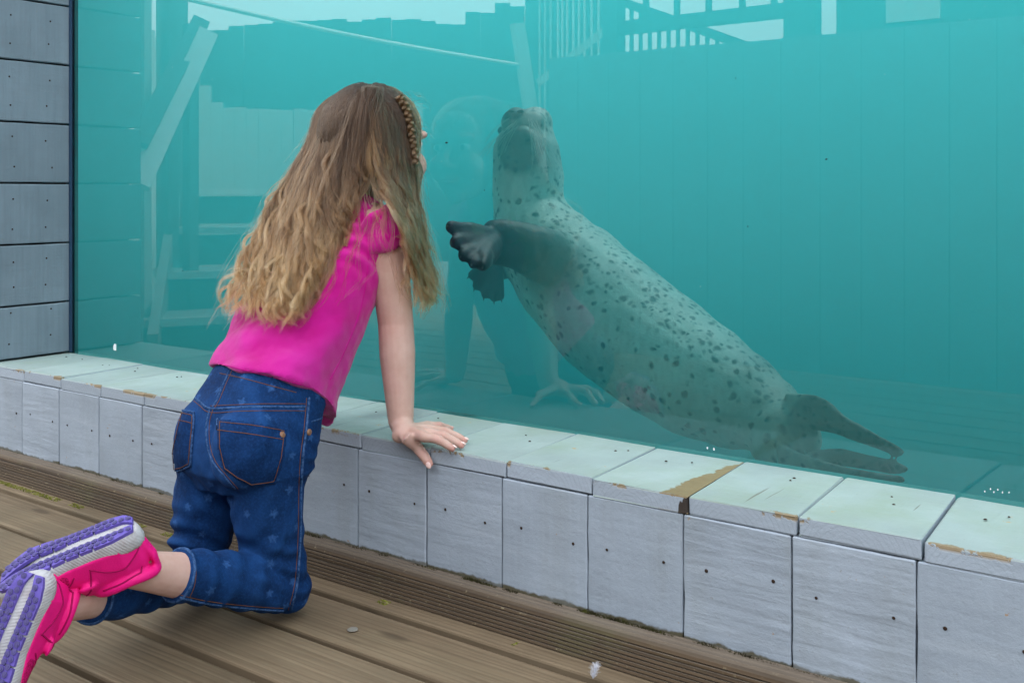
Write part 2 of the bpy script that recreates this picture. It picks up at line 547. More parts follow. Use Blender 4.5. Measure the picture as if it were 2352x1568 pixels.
# ------------------------------------------------------------------ ground and deck
t = NT("gravel_ground")
c = t.coord()
g1 = t.noise(c, 3, 6, 0.6); g2 = t.noise(c, 90, 3, 0.6)
M_GROUND = t.set(t.mix(g2, t.mix(g1, (0.16, 0.15, 0.13), (0.24, 0.22, 0.19)), (0.12, 0.11, 0.10)), 0.9, t.bump(g2, 0.6, 0.01), 0.2)
tag(mesh_obj("ground", [(-600, -600, -0.35), (600, -600, -0.35), (600, 600, -0.35), (-600, 600, -0.35)], [(0, 1, 2, 3)], M_GROUND), kind="structure")

deck = empty("deck")
tag(deck, kind="structure")
gaps = [1.222 - 0.1325 * k for k in range(28)]
edges = [1.30] + gaps
board_mesh = {}
for k in range(len(edges) - 1):
    y1, y0 = edges[k] - 0.0075, edges[k + 1] + 0.0075
    key = round(y1 - y0, 4)
    if key not in board_mesh:
        bm = box_bm(8.6, y1 - y0, 0.028, 0.004, 2)
        bmesh.ops.recalc_face_normals(bm, faces=bm.faces[:])
        me = bpy.data.meshes.new("deck_board"); bm.to_mesh(me); bm.free(); me.materials.append(M_DECK)
        board_mesh[key] = me
    o = bpy.data.objects.new("deck_board", board_mesh[key])
    o.location = (-1.7 + RNG.uniform(-.25, .25), (y0 + y1) / 2, -0.014 + RNG.uniform(-.0012, .0012))
    link(o, deck)
box("bearer", -6, 2.6, -2.4, 1.3, -0.30, -0.052, M_DARK, deck)

# ------------------------------------------------------------------ low wall under the window
low = empty("low_wall", (-1.1, 1.42, 0))
tag(low, "long low wall of grey-blue painted boards with pale worn cap under the glass", "wall")
PITCH = 0.1558
U0 = -1.1261
box("core", -5.2, 1.6, V_FRONT + 0.0235, V_GLASS + 0.06, -0.02, Z_SILL - 0.0262, M_DARK, low)
face_shapes = []
def chamfer_board(name, sx, sy, sz, bev, mat, parent, loc, warp=0.0010):
    bm = box_bm(sx, sy, sz)
    ax_ = max(range(3), key=lambda i_: (sx, sy, sz)[i_])
    bmesh.ops.bevel(bm, geom=bm.edges[:], offset=bev, segments=1, affect='EDGES')
    es = [e for e in bm.edges if e.calc_length() > 0.03]
    bmesh.ops.subdivide_edges(bm, edges=es, cuts=5, use_grid_fill=True)
    for v in bm.verts:
        q_ = vnoise(np.array([[v.co.x * 40 + loc[0] * 7, v.co.y * 40, v.co.z * 40 + loc[2] * 9]]), 1.0)[0]
        q2 = vnoise(np.array([[v.co.x * 40 + loc[0] * 7, v.co.y * 40 + 9, v.co.z * 40 + loc[2] * 9]]), 1.0)[0]
        v.co += Vector((q_ * warp if sx > .05 else 0, q_ * warp if sy > .05 else 0, q2 * warp))
    return bm_obj(name, bm, mat, parent, loc=Vector(loc) - parent.location)
joint = lambda k: U0 + k * PITCH
holes = bmesh.new()
def hole(p, nrm, r):
    q = Vector(nrm).to_track_quat('Z', 'Y').to_matrix().to_4x4()
    q.translation = Vector(p)
    bmesh.ops.create_cone(holes, cap_ends=True, segments=9, radius1=r, radius2=r * 0.5, depth=0.0012, matrix=q)
wide = {}
for k in range(-26, 17):
    j0, j1 = joint(k) + RNG.uniform(-.004, .004) * 0, joint(k + 1)
    g = 0.0008 if (k % 3) else 0.0014
    zt = Z_SILL - 0.0265
    chamfer_board("face_board", j1 - j0 - 2 * g, 0.022, zt - Z_BASE + 0.004, 0.0016, M_FACE, low,
                  ((j0 + j1) / 2, V_FRONT + 0.011 + RNG.uniform(-.0008, .0008), (zt + Z_BASE - 0.004) / 2))
    # two nails each
    for s in (0.22, 0.80):
        hole((j0 + PITCH * (s + RNG.uniform(-.05, .05)), V_FRONT - 0.0012, 0.152 + RNG.uniform(-.01, .006)), (0, -1, 0), 0.0021 + RNG.uniform(0, .0007))
M_CAPB = mk_cap_board(True)
for k in range(-26, 17):
    j0, j1 = joint(k) + 0.002, joint(k + 1) + 0.002
    g = 0.0016 if k in (3, 4, 5, 6) else 0.0009
    skew = -0.012
    bm = box_bm(j1 - j0 - 2 * g, V_GLASS - V_FRONT - 0.001, 0.0255, 0.0022, 2)
    for v in bm.verts:
        v.co.x += skew * (v.co.y / 0.224) + random.uniform(-.0007, .0007)
        v.co.z += random.uniform(-.0008, .0008) + (0.0012 * math.sin(k * 2.1))
        if v.co.y < -0.1: v.co.y += random.uniform(-.0010, .0012)
        if v.co.y > 0.1: v.co.y += random.uniform(-.003, .0)
    o = bm_obj("cap_board", bm, M_CAPB if k == 2 else M_CAP, low, loc=Vector(((j0 + j1) / 2, (V_FRONT + V_GLASS) / 2 - 0.0002, Z_SILL - 0.0128)) - low.location)
    if k == 4: CAP_BARE = o
    hole(((j0 + j1) / 2 + RNG.uniform(-.04, .04), V_GLASS - 0.05 - RNG.uniform(0, .05), Z_SILL + 0.0012), (0, 0, 1), 0.0026)
    hole(((j0 + j1) / 2 + RNG.uniform(-.05, .05), V_GLASS - 0.04 - RNG.uniform(0, .03), Z_SILL + 0.0012), (0, 0, 1), 0.0019)
# timber kick board with worn ridges along the foot of the wall
prof = [(0.0, 0.0), (-0.043, 0.0005)]
nr = 7
def kf(z): return -0.043 + 0.30 * z
for r in range(nr):
    za, zb = 0.001 + r * 0.0053, 0.001 + (r + 1) * 0.0053
    prof += [(kf(za) + 0.0003, za), (kf(za) - 0.0010, za + 0.0011), (kf(zb) - 0.0010, zb - 0.0013), (kf(zb) + 0.0022, zb - 0.0006)]
prof += [(kf(.039) - 0.0006, 0.0395), (kf(.043) + 0.0006, 0.0435), (kf(.046) + 0.0030, 0.0470), (-0.0225, 0.0492), (-0.012, 0.0505), (0.0, 0.0510)]
bm = bmesh.new()
NX = 60
cols = []
for i in range(NX + 1):
    x = -3.1 + 6.2 * i / NX
    wob = 0.0010 * math.sin(x * 5.3) + 0.0006 * math.sin(x * 13.1)
    cols.append([bm.verts.new((x, y + (wob if y < -0.001 else 0), z + (0.0008 * math.sin(x * 7.7) if z > 0.03 else 0) - 0.025)) for y, z in prof])
for a, b in zip(cols[:-1], cols[1:]):
    for j in range(len(prof) - 1):
        bm.faces.new((a[j], b[j], b[j + 1], a[j + 1]))
bm_obj("kick_board", bm, M_KICK, low, loc=Vector((-1.5, V_FRONT - 0.0016, 0.0252)) - low.location)

# ------------------------------------------------------------------ pier of horizontal boards at the end of the window
pier = empty("window_pier", (-2.75, 1.43, Z_SILL))
tag(pier, "grey-blue pier of wide horizontal painted boards at the end of the window", "wall")
PU = -2.537
zl = [Z_SILL + 0.002, .381, .534, .688, .841, .995, 1.149, 1.302, 1.455]
box("core", PU - 2.6, PU - 0.021, V_FRONT + 0.04, V_GLASS - 0.002, Z_SILL, 1.46, M_DARK, pier)
for z0, z1 in zip(zl[:-1], zl[1:]):
    chamfer_board("reveal_board", 0.020, V_GLASS - 1.325 - 0.002, z1 - z0 - 0.0045, 0.002, M_PIER, pier, (PU - 0.010, (V_GLASS + 1.325) / 2 - 0.001, (z0 + z1) / 2))
    chamfer_board("front_board", 2.56, 0.020, z1 - z0 - 0.0045, 0.002, M_PIER, pier, (PU - 0.0 - 0.022 - 1.28, 1.336, (z0 + z1) / 2))
    for yy, zz in ((1.375, z0 + 0.045), (1.375, z0 + 0.115), (1.470, z0 + 0.045), (1.470, z0 + 0.112)):
        hole((PU + 0.0008, yy + RNG.uniform(-.01, .01), zz + RNG.uniform(-.006, .006)), (1, 0, 0), 0.0024)
pn = bm_obj("nail_holes", holes, M_HOLE, low)
pn.location = -low.location
tag(pn, kind="stuff")

# ------------------------------------------------------------------ window
win = empty("viewing_window", (-0.6, V_GLASS, Z_SILL))
tag(win, "large clear viewing pane set between the low wall and the pool water", "window")
t = NT("glass_front")
gl = t.n("ShaderNodeBsdfGlossy"); gl.inputs['Roughness'].default_value = 0.0
tr = t.n("ShaderNodeBsdfTransparent")
fr = t.n("ShaderNodeFresnel"); fr.inputs['IOR'].default_value = 1.85
mx = t.n("ShaderNodeMixShader")
t.l(fr.outputs[0], mx.inputs[0]); t.l(tr.outputs[0], mx.inputs[1]); t.l(gl.outputs[0], mx.inputs[2])
t.l(mx.outputs[0], t.out.inputs['Surface'])
M_GLASS = t.m
t = NT("glass_clear")
tr = t.n("ShaderNodeBsdfTransparent"); tr.inputs['Color'].default_value = (0.97, 0.995, 0.99, 1)
t.l(tr.outputs[0], t.out.inputs['Surface'])
M_CLEAR = t.m
GX0, GX1, GZ0, GZ1 = PU - 0.01, 1.55, Z_SILL - 0.02, 1.47
gv = [(GX0, V_GLASS, GZ0), (GX1, V_GLASS, GZ0), (GX1, V_GLASS, GZ1), (GX0, V_GLASS, GZ1)]
gv += [(x, V_GLASS + 0.012, z) for x, y, z in gv]
pane = mesh_obj("pane", gv, [(0, 1, 2, 3), (5, 4, 7, 6), (4, 5, 1, 0), (1, 5, 6, 2), (3, 2, 6, 7), (4, 0, 3, 7)], M_GLASS)
pane.data.materials.append(M_CLEAR)
for p in pane.data.polygons[1:]: p.material_index = 1
pane.parent = win; pane.location = -win.location
M_GASKET = plain("dark_blue_sealant", (0.02, 0.045, 0.09), 0.5)
box("gasket", PU + 0.0005, PU + 0.0045, V_GLASS - 0.008, V_GLASS - 0.0005, Z_SILL + 0.002, 1.45, M_GASKET, win)
M_SPECK = plain("dried_splash", (0.8, 0.82, 0.82), 0.8)
M_FLECK = plain("dark_fleck", (0.02, 0.03, 0.03), 0.8)
def speck(px, py, r, mat, asp=1.0):
    p = WV(px, py, V_GLASS - 0.0012)
    bm = bmesh.new()
    vs = []
    n = 9
    for k in range(n):
        a = 2 * math.pi * k / n
        rr = r * random.uniform(0.65, 1.15)
        vs.append(bm.verts.new((rr * math.cos(a), 0, rr * asp * math.sin(a))))
    f = bm.faces.new(vs)
    ex = bmesh.ops.extrude_face_region(bm, geom=[f])
    bmesh.ops.translate(bm, vec=(0, -0.0006, 0), verts=[v for v in ex['geom'] if isinstance(v, bmesh.types.BMVert)])
    bm_obj("speck", bm, mat, win, loc=p - win.location)
speck(264, 798, 0.0065, M_SPECK, 1.6)
for px, py, r in ((190, 822, .002), (238, 828, .002), (285, 838, .002), (2262, 1128, .0009), (2275, 1122, .0009), (2283, 1129, .0009), (2292, 1124, .0009), (2303, 1130, .0009), (2318, 1130, .0009), (1625, 1028, .0014), (1640, 1031, .0014)):
    speck(px, py, r, M_SPECK, 1.5)
for px, py, r in ((1026, 328, .003), (1113, 437, .0014), (1898, 366, .0018), (420, 622, .0022), (1690, 180, .0012), (1480, 470, .001), (620, 346, .001), (1718, 520, .0014)):
    speck(px, py, r, M_FLECK, 0.6)

# ------------------------------------------------------------------ tank shell, added sun-blocking header, water
t = NT("teal_pool_paint")
c = t.coord(); n = t.noise(c, 2.5, 5)
M_POOL = t.set(t.mix(n, (0.06, 0.30, 0.30), (0.09, 0.38, 0.37)), 0.6, None, 0.3)
tank = empty("pool_tank", (-0.6, 3, -0.3))
tag(tank, "teal painted pool shell behind the viewing glass", "pool")
TX0, TX1, TY0, TY1, TZ0, TZ1 = -3.7, 1.6, V_GLASS + 0.016, 3.9, -1.10, 1.90
box("floor", TX0 - .15, TX1 + .15, TY0, TY1 + .15, TZ0 - 0.12, TZ0, M_POOL, tank)
box("end_wall", TX0 - .15, TX0, TY0, TY1, TZ0, TZ1 + .1, M_POOL, tank)
box("end_wall", TX1, TX1 + .15, TY0, TY1, TZ0, TZ1 + .1, M_POOL, tank)
box("rear_wall", TX0 - .15, TX1 + .15, TY1, TY1 + .15, TZ0, TZ1 + .1, M_POOL, tank)
box("front_wall", TX0, TX1, TY0 - 0.012, TY0 + 0.10, TZ0, Z_SILL - 0.027, M_POOL, tank)
box("front_wall", TX0, PU - 0.012, TY0, TY0 + 0.010, Z_SILL - 0.026, TZ1, M_POOL, tank)
hdr = empty("added_shade_wall", (-1.5, 1.6, 1.47))
tag(hdr, "unseen tall boarded wall above the viewing window, added to shade the deck", "wall")
box("walkway", -7, 4.5, V_GLASS + 0.141, 2.30, 2.02, 2.10, M_PIER, hdr)  # unseen slab added over the tank to stop sun reaching the glass
box("shade_boarding", -7, 4.5, V_GLASS - 0.03, V_GLASS + 0.14, 1.472, 4.2, M_PIER, hdr)  # unseen wall, made tall to keep direct sun off the deck

t = NT("pool_water")
t.t.nodes.remove(t.b)
vs = t.n("ShaderNodeVolumeScatter"); vs.inputs['Color'].default_value = (0.21, 0.92, 0.93, 1); vs.inputs['Density'].default_value = 0.75
vs.inputs['Anisotropy'].default_value = 0.0
va = t.n("ShaderNodeVolumeAbsorption"); va.inputs['Color'].default_value = (0.20, 0.73, 0.76, 1); va.inputs['Density'].default_value = 1.32
ad = t.n("ShaderNodeAddShader")
t.l(vs.outputs[0], ad.inputs[0]); t.l(va.outputs[0], ad.inputs[1]); t.l(ad.outputs[0], t.out.inputs['Volume'])
M_WATER = t.m
wb = box_bm(TX1 - TX0 - 0.004, TY1 - TY0 - 0.004, TZ1 - TZ0 - 0.06)
water = bm_obj("water", wb, M_WATER, loc=((TX0 + TX1) / 2, (TY0 + TY1) / 2, (TZ0 + TZ1) / 2 - 0.03))
tag(water, kind="structure")

pb = bmesh.new()
for k in range(60):
    q = Vector((RNG.uniform(-2.6, -.1), RNG.uniform(TY0 + .05, TY0 + .8), RNG.uniform(.25, 1.1)))
    bmesh.ops.create_icosphere(pb, subdivisions=1, radius=RNG.uniform(.0005, .0011), matrix=Matrix.Translation(q))
tag(bm_obj("drifting_specks", pb, M_SPECK), "tiny pale specks drifting in the pool water", "specks", kind="stuff")

# ------------------------------------------------------------------ the visitors' side, seen mirrored in the pane
def MY(px, py, Y):
    p = W(px, py, Y)
    return Vector((p.x, 2 * V_GLASS - p.y, p.z))
def MZ(px, Y, z):
    return MY(px, HORIZ + (EYE - z) * FPX / Y, Y)
# timber steps
st = empty("timber_steps", MZ(500, 5.2, 0))
tag(st, "timber steps with pale nosings reflected low in the glass beside the pier", "steps")
for px, py, Y in ((332, 733, 4.2), (362, 625, 4.6), (388, 523, 5.1), (405, 434, 5.6)):
    z = EYE - (py - HORIZ) / FPX * Y
    a, b = MZ(px, Y, z), MZ(820, Y + 0.35, z)
    dirn = (b - a).normalized()
    back = Vector((0, 0, 1)).cross(dirn)
    if back.dot(Vector((-0.5, -1, 0))) < 0: back = -back
    bar("nosing", a - Vector((0, 0, .016)), b - Vector((0, 0, .016)), 0.05, 0.032, M_PALEWOOD, st)
    bar("tread", a + back * 0.17 - Vector((0, 0, .018)), b + back * 0.17 - Vector((0, 0, .018)), 0.28, 0.030, M_GREYWOOD, st)
    bar("riser", a + back * 0.06 - Vector((0, 0, .115)), b + back * 0.06 - Vector((0, 0, .115)), 0.02, 0.15, M_BLUEWOOD, st)
bar("stringer", MZ(352, 4.1, 0.02), MZ(404, 5.5, 0.60), 0.04, 0.20, M_GREYWOOD, st)
# sloping guard board and its posts
gd = empty("guard_rail", MZ(400, 4.2, 0))
tag(gd, "pale sloping guard board on a post reflected beside the pier", "railing")
bar("guard_board", MY(318, 425, 4.0), MY(478, 75, 4.6), 0.03, 0.085, M_WHITE, gd, up=Vector((0.3, -1, 0)))
bar("shaded_board", MY(318, 330, 4.05), MY(462, 48, 4.65), 0.03, 0.075, M_BLUEWOOD, gd, up=Vector((0.3, -1, 0)))  # dark colour stands in for the guard board's shadowed side
bar("post", MZ(438, 4.72, 0), MZ(438, 4.72, 1.42), 0.05, 0.05, M_BLUEWOOD, gd)
bar("post", MZ(334, 4.3, 0), MZ(334, 4.3, 1.75), 0.035, 0.035, M_PALEWOOD, gd)
bar("post", MZ(395, 5.6, 0), MZ(395, 5.6, 1.9), 0.14, 0.10, M_BLUEWOOD, gd)
# palisades
def palisade(name, label, tops, Y, w, mat, z0=0.0, jit=6, slope=0.0):
    root = empty(name, MZ((tops[0][0] + tops[-1][0]) / 2, Y, 0))
    tag(root, label, "fence")
    px = tops[0][0]
    xs = np.array([p[0] for p in tops]); ys = np.array([p[1] for p in tops])
    k = 0
    while px < tops[-1][0]:
        top = float(np.interp(px + w / 2, xs, ys)) + RNG.uniform(-jit, jit)
        Yk = Y + slope * (px - tops[0][0])
        a = MZ(px + w / 2, Yk, z0); zt = EYE + (HORIZ - top) / FPX * Yk
        ww = w * Yk / FPX
        bm = box_bm(ww * (0.985 if RNG.random() < .15 else 1.02), 0.022 + RNG.uniform(0, .01), zt - z0, 0.003)
        o = bm_obj("plank", bm, mat, root, loc=Vector((a.x, a.y, (zt + z0) / 2)) - root.location)
        o.rotation_euler = (0, RNG.uniform(-.006, .006), -THETA + RNG.uniform(-.05, .05))
        px += w; k += 1
    return root
palisade("stair_fence", "light close-boarded fence with stepped tops reflected beyond the steps", [(405, 95), (428, 150), (520, 255), (560, 250), (700, 252), (800, 238), (960, 240)], 7.0, 27, M_GREYWOOD)
palisade("low_fence", "short pale fence run reflected beside the pier, stepping down", [(328, 60), (345, 62), (405, 140), (420, 150)], 6.2, 14, M_PALEWOOD, jit=3)
palisade("tall_palisade", "tall dark uneven palisade reflected against the sky", [(424, 88), (480, 69), (672, 51), (907, 45), (1070, 58), (1078, 34), (1120, 27), (1138, 32), (1142, 5), (1165, 4), (1175, 24), (1215, -6)], 10.0, 34, M_DARKWOOD, jit=4)
# slack white hose
hz = empty("line_post", MZ(395, 4.95, 0))
tag(hz, "tall timber post carrying the white line, reflected near the top", "post")
bar("shaft", MZ(390, 4.95, 0), MZ(390, 4.95, 1.75), 0.06, 0.06, M_BLUEWOOD, hz)
pts = []
for k in range(25):
    s = k / 24
    px = 380 + (1200 - 380) * s
    py = -14 + (151 + 14) * s + 10 * math.sin(math.pi * s)
    pts.append(MY(px, py, 5.0 + 2.0 * s))
bm = bmesh.new(); tube_into(bm, pts, [0.013] * len(pts), 8, Vector((0, 0, 1)))
tag(bm_obj("white_line", bm, M_WHITE, smooth=True), "thin white line strung across the reflected sky", "line")
# leaning brace
br = empty("leaning_brace", MZ(1245, 7.0, 0))
tag(br, "pale leaning timber brace reflected above the seal", "brace")
bar("brace_board", MY(1188, 55, 7.0), MZ(1262, 7.0, 0.4), 0.04, 0.10, M_GREYWOOD, br, up=Vector((0.3, -1, 0)))
# boarded wall opposite the window
VW = -0.70
opp = empty("boarded_wall", (-1.0, VW, 0))
tag(opp, "slate-blue wall of wide vertical boards reflected across the glass", "wall")
ul = M(1260, 440, VW).x
x = ul
while x < 1.9:
    zt = M(1337, 129, VW).z + RNG.uniform(-.003, .003)
    box("board", x + 0.001, x + 0.15 - 0.001, VW - 0.022, VW, 0.0, zt, M_BLUEWOOD, opp, 0.002)
    x += 0.15
# walkway railing above that wall
VR = -2.3
rl = empty("walkway_railing", M(1600, 440, VR)); rl.location.z = 0
tag(rl, "dark walkway railing with square posts reflected against the sky", "railing")
def rp(px, py): return M(px, py, VR)
bar("mid_rail", rp(1400, 69), rp(1830, 22), 0.05, 0.078, M_DARKWOOD, rl)
bar("top_rail", rp(1400, 69) + Vector((0, 0, .75)), rp(2300, 0) * 0 + rp(1830, 22) + Vector((0, 0, .75)), 0.08, 0.05, M_DARKWOOD, rl)
for px in (1484, 1555, 1628, 1705, 1778):
    a = rp(px, 40); a.z = 1.65
    bar("baluster", a, a + Vector((0, 0, .78)), 0.028, 0.028, M_DARKWOOD, rl)
for px, w_ in ((1410, 0.10), (1843, 0.17)):
    a = rp(px, 440); a.z = 0
    bar("post", a, a + Vector((0, 0, 2.6)), w_, 0.10, M_DARKWOOD, rl)
kiosk = empty("timber_kiosk", M(2130, 440, -2.6)); kiosk.location.z = 0
tag(kiosk, "dark timber kiosk with a pale panel reflected at the upper corner", "hut")
a0, a1 = M(1921, 440, -2.6).x, M(2700, 440, -2.6).x
box("wall", a0, a1, -3.6, -2.6, 0, 2.4, M_DARKWOOD, kiosk)
p0, p1 = M(2036, 54, -2.585), M(2160, 10, -2.585)
box("panel", p0.x, p1.x, -2.598, -2.575, p0.z, p1.z + .25, M_PALEWOOD, kiosk)
box("roof", a0 - .05, a1 + .1, -3.7, -2.5, 2.4, 2.46, M_DARKWOOD, kiosk)
# sloping stair rail further back
sr = empty("stair_railing", M(1620, 440, -3.4)); sr.location.z = 0
tag(sr, "sloping stair railing with thin balusters reflected behind the boarded wall", "railing")
q0, q1 = M(1420, 2, -3.4), M(1730, 112, -3.4)
bar("hand_rail", q0, q1, 0.05, 0.06, M_DARKWOOD, sr)
for k in range(14):
    s = (k + 0.5) / 14
    p = q0.lerp(q1, s)
    bar("baluster", Vector((p.x, p.y, 0.9)), p, 0.022, 0.022, M_DARKWOOD, sr)
# pale slatted screen beside it
ss = empty("slatted_screen", MZ(1320, 7.2, 0))
tag(ss, "screen of thin pale upright slats before dark boards, reflected near the top", "fence")
for px in (1240, 1252, 1265, 1282, 1292, 1303, 1317, 1330, 1343, 1359, 1375):
    a = MZ(px, 7.2, 0)
    bar("slat", a, Vector((a.x, a.y, 2.3)), 0.013, 0.013, M_PALEWOOD if px > 1270 else M_GREYWOOD, ss)
a, b = MZ(1208, 7.6, 1.2), MZ(1402, 7.6, 1.2)
bar("back_board", a, b, 0.02, 2.4, M_DARKWOOD, ss)
bar("sloping_rail", MY(1235, 192, 6.9), MY(1400, 62, 6.9), 0.04, 0.05, M_GREYWOOD, ss)

# ------------------------------------------------------------------ small things on the deck
M_GUM = plain("trodden_gum", (0.20, 0.19, 0.165), 0.8)
p = W(810, 1446, EYE * FPX / (1446 - HORIZ))
bm = bmesh.new()
bmesh.ops.create_circle(bm, cap_ends=True, segments=18, radius=0.0085)
ex = bmesh.ops.extrude_face_region(bm, geom=bm.faces[:])
vv = [v for v in ex['geom'] if isinstance(v, bmesh.types.BMVert)]
bmesh.ops.translate(bm, vec=(0, 0, 0.0012), verts=vv); bmesh.ops.scale(bm, vec=(0.85, 0.85, 1), verts=vv)
for v in bm.verts: v.co.x *= random.uniform(.9, 1.1); v.co.y *= random.uniform(.9, 1.1)
tag(bm_obj("gum_spot", bm, M_GUM, loc=(p.x, p.y, 0.0008)), "flat grey chewing gum spot trodden into the deck boards", "gum")
# feather
M_FEATHER = plain("white_down", (0.72, 0.74, 0.82), 0.9)
fp = W(1366, 1563, EYE * FPX / (1563 - HORIZ))
n = 150
fpts = np.zeros((n, 5, 3)); frad = np.zeros((n, 5))
for i in range(n):
    s = random.random()
    base = np.array([0.004 * (s - .5), 0.002 * (s - .5), 0.002 + 0.016 * s])
    d = np.array([random.gauss(0, .45), random.gauss(0, .4), random.uniform(.8, 1.6)]); d /= np.linalg.norm(d)
    for j in range(5):
        u = j / 4
        fpts[i, j] = base + d * u * random.uniform(.010, .014) + np.array([0, 0, -.004 * u * u])
    frad[i] = np.linspace(.00022, .00008, 5)
fo = hair_curves("feather", fpts, frad, M_FEATHER, None)
fo.location = (fp.x, fp.y, 0.001)
tag(fo, "small fluffy white feather standing in the gap between deck boards", "feather")
# moss along the foot of the wall
t = NT("dark_moss")
c = t.coord(); n_ = t.noise(c, 40, 3)
M_MOSS = t.set(t.ramp(n_, [(0.35, (0.018, 0.016, 0.010)), (0.62, (0.05, 0.048, 0.018)), (0.75, (0.12, 0.13, 0.03))]), 0.95, None, 0.1)
def tuft_mass(name, spots, mat):
    vs, fs = [], []
    for (x, y, z, h, w) in spots:
        b = len(vs)
        a = random.uniform(0, 6.28)
        lean = Vector((random.uniform(-.5, .5), random.uniform(-.5, .2), 1)) * h
        for k in range(3):
            vs.append((x + w * math.cos(a + k * 2.09), y + w * math.sin(a + k * 2.09), z))
        vs.append((x + lean.x, y + lean.y, z + lean.z))
        fs += [(b, b + 1, b + 3), (b + 1, b + 2, b + 3), (b + 2, b, b + 3), (b, b + 2, b + 1)]
    o = mesh_obj(name, vs, fs, mat)
    tag(o, kind="stuff")
    return o
spots = []
xs = np.arange(-2.9, 0.9, 0.0011)
dens = vnoise(np.stack([xs, xs * 0, xs * 0], 1), 9) * 0.6 + vnoise(np.stack([xs, xs * 0, xs * 0], 1), 37, 5) * 0.5
for x, dn in zip(xs, dens):
    if dn > 0.02 or random.random() < 0.04:
        for r in range(4):
            spots.append((x, V_FRONT - 0.002 - random.uniform(0, .006), Z_BASE - 0.001, random.uniform(.002, .0055) * (0.6 + max(0, dn)), random.uniform(.0008, .0018)))
mo = tuft_mass("moss", spots, M_MOSS)
tag(mo, "dark moss growing in the joint at the foot of the painted wall", "moss")
t = NT("green_moss")
c = t.coord(); n_ = t.noise(c, 60, 3)
M_MOSS2 = t.set(t.ramp(n_, [(0.3, (0.05, 0.05, 0.015)), (0.55, (0.17, 0.18, 0.03)), (0.75, (0.34, 0.30, 0.16))]), 0.95, None, 0.1)
spots = []
xs = np.arange(-2.9, 0.4, 0.0014)
dens = vnoise(np.stack([xs, xs * 0, xs * 0], 1), 6, 3) * 0.6 + vnoise(np.stack([xs, xs * 0, xs * 0], 1), 30, 8) * 0.5 - np.clip((xs + 1.9) * 0.7, -0.3, 0.42)
for x, dn in zip(xs, dens):
    if dn > 0.05:
        for r in range(4):
            spots.append((x, V_FRONT - 0.050 - random.uniform(0, .016), -0.0005, random.uniform(.001, .003), random.uniform(.001, .0028)))
mo = tuft_mass("deck_moss", spots, M_MOSS2)
tag(mo, "yellow-green moss and grit lying along the kick board on the deck", "moss")
# ------------------------------------------------------------------ the girl
def WZ(px, py, z):
    return W(px, py, (EYE - z) * FPX / (py - HORIZ))
t = NT("skin")
c = t.coord(); n1 = t.noise(c, 38, 4, 0.6); n2 = t.noise(c, 420, 3, 0.6); n3 = t.noise(c, 14, 3)
pink = t.attr("pink")
col = t.mix(t.mapr(n1, 0.3, 0.7), (0.470, 0.300, 0.245), (0.545, 0.370, 0.315))
col = t.mix(t.mapr(n3, 0.4, 0.7, 0, 0.35), col, (0.50, 0.275, 0.24))
col = t.mix(pink, col, (0.52, 0.215, 0.18))
M_SKIN = t.set(col, 0.52, t.bump(n2, 0.12, 0.0006), 0.35)
t.b.inputs['Subsurface Weight'].default_value = 0.12
t.b.inputs['Subsurface Radius'].default_value = (0.008, 0.003, 0.0015)

HC = Vector((-1.316, 1.386, 0.752))
XM = -1.32
HR = Matrix.Rotation(R(-3), 3, 'Z') * 1.1
SH = W(884, 508, 1.762); EL = W(909, 742, 1.775); WR = W(921, 972, 1.757)
ANK_R, KN_R = Vector((-1.263, 0.828, 0.160)), Vector((-1.254, 1.112, 0.046))
ANK_L, KN_L = Vector((-1.2945, 0.751, 0.125)), Vector((-1.400, 1.060, 0.054))
def ball_into_h(bm_, c_, r_, **k): ball_into(bm_, c_, r_, HR, **k)
bm = bmesh.new()
# head
ball_into_h(bm, HC + HR @ Vector((0, -0.008, 0.014)), (0.071, 0.086, 0.080))
ball_into_h(bm, HC + HR @ Vector((0, 0.034, -0.042)), (0.052, 0.046, 0.052))
ball_into_h(bm, HC + HR @ Vector((0, 0.058, -0.082)), (0.021, 0.018, 0.017))
for s in (-1, 1):
    ball_into_h(bm, HC + HR @ Vector((s * 0.032, 0.056, -0.034)), (0.026, 0.024, 0.026))
    ball_into_h(bm, HC + HR @ Vector((s * 0.027, 0.072, 0.018)), (0.024, 0.012, 0.009))
    ball_into_h(bm, HC + HR @ Vector((s * 0.074, -0.006, -0.016)), (0.007, 0.014, 0.024))
ball_into_h(bm, HC + HR @ Vector((0, 0.058, 0.035)), (0.048, 0.022, 0.036))
tube_into(bm, [HC + HR @ Vector((0, .076, .005)), HC + HR @ Vector((0, .090, -.018)), HC + HR @ Vector((0, .094, -.030))], [.006, .008, .010], 10)
for s in (-1, 1): ball_into_h(bm, HC + HR @ Vector((s * .009, .086, -.032)), .0065)
ball_into_h(bm, HC + HR @ Vector((0, .078, -.052)), (.020, .010, .0055))
ball_into_h(bm, HC + HR @ Vector((0, .076, -.061)), (.017, .010, .006))
tube_into(bm, [HC + HR @ Vector((0, -.018, -.05)), Vector((XM, 1.345, .645)), Vector((XM, 1.325, .60))], [.036, .037, .05], 16)
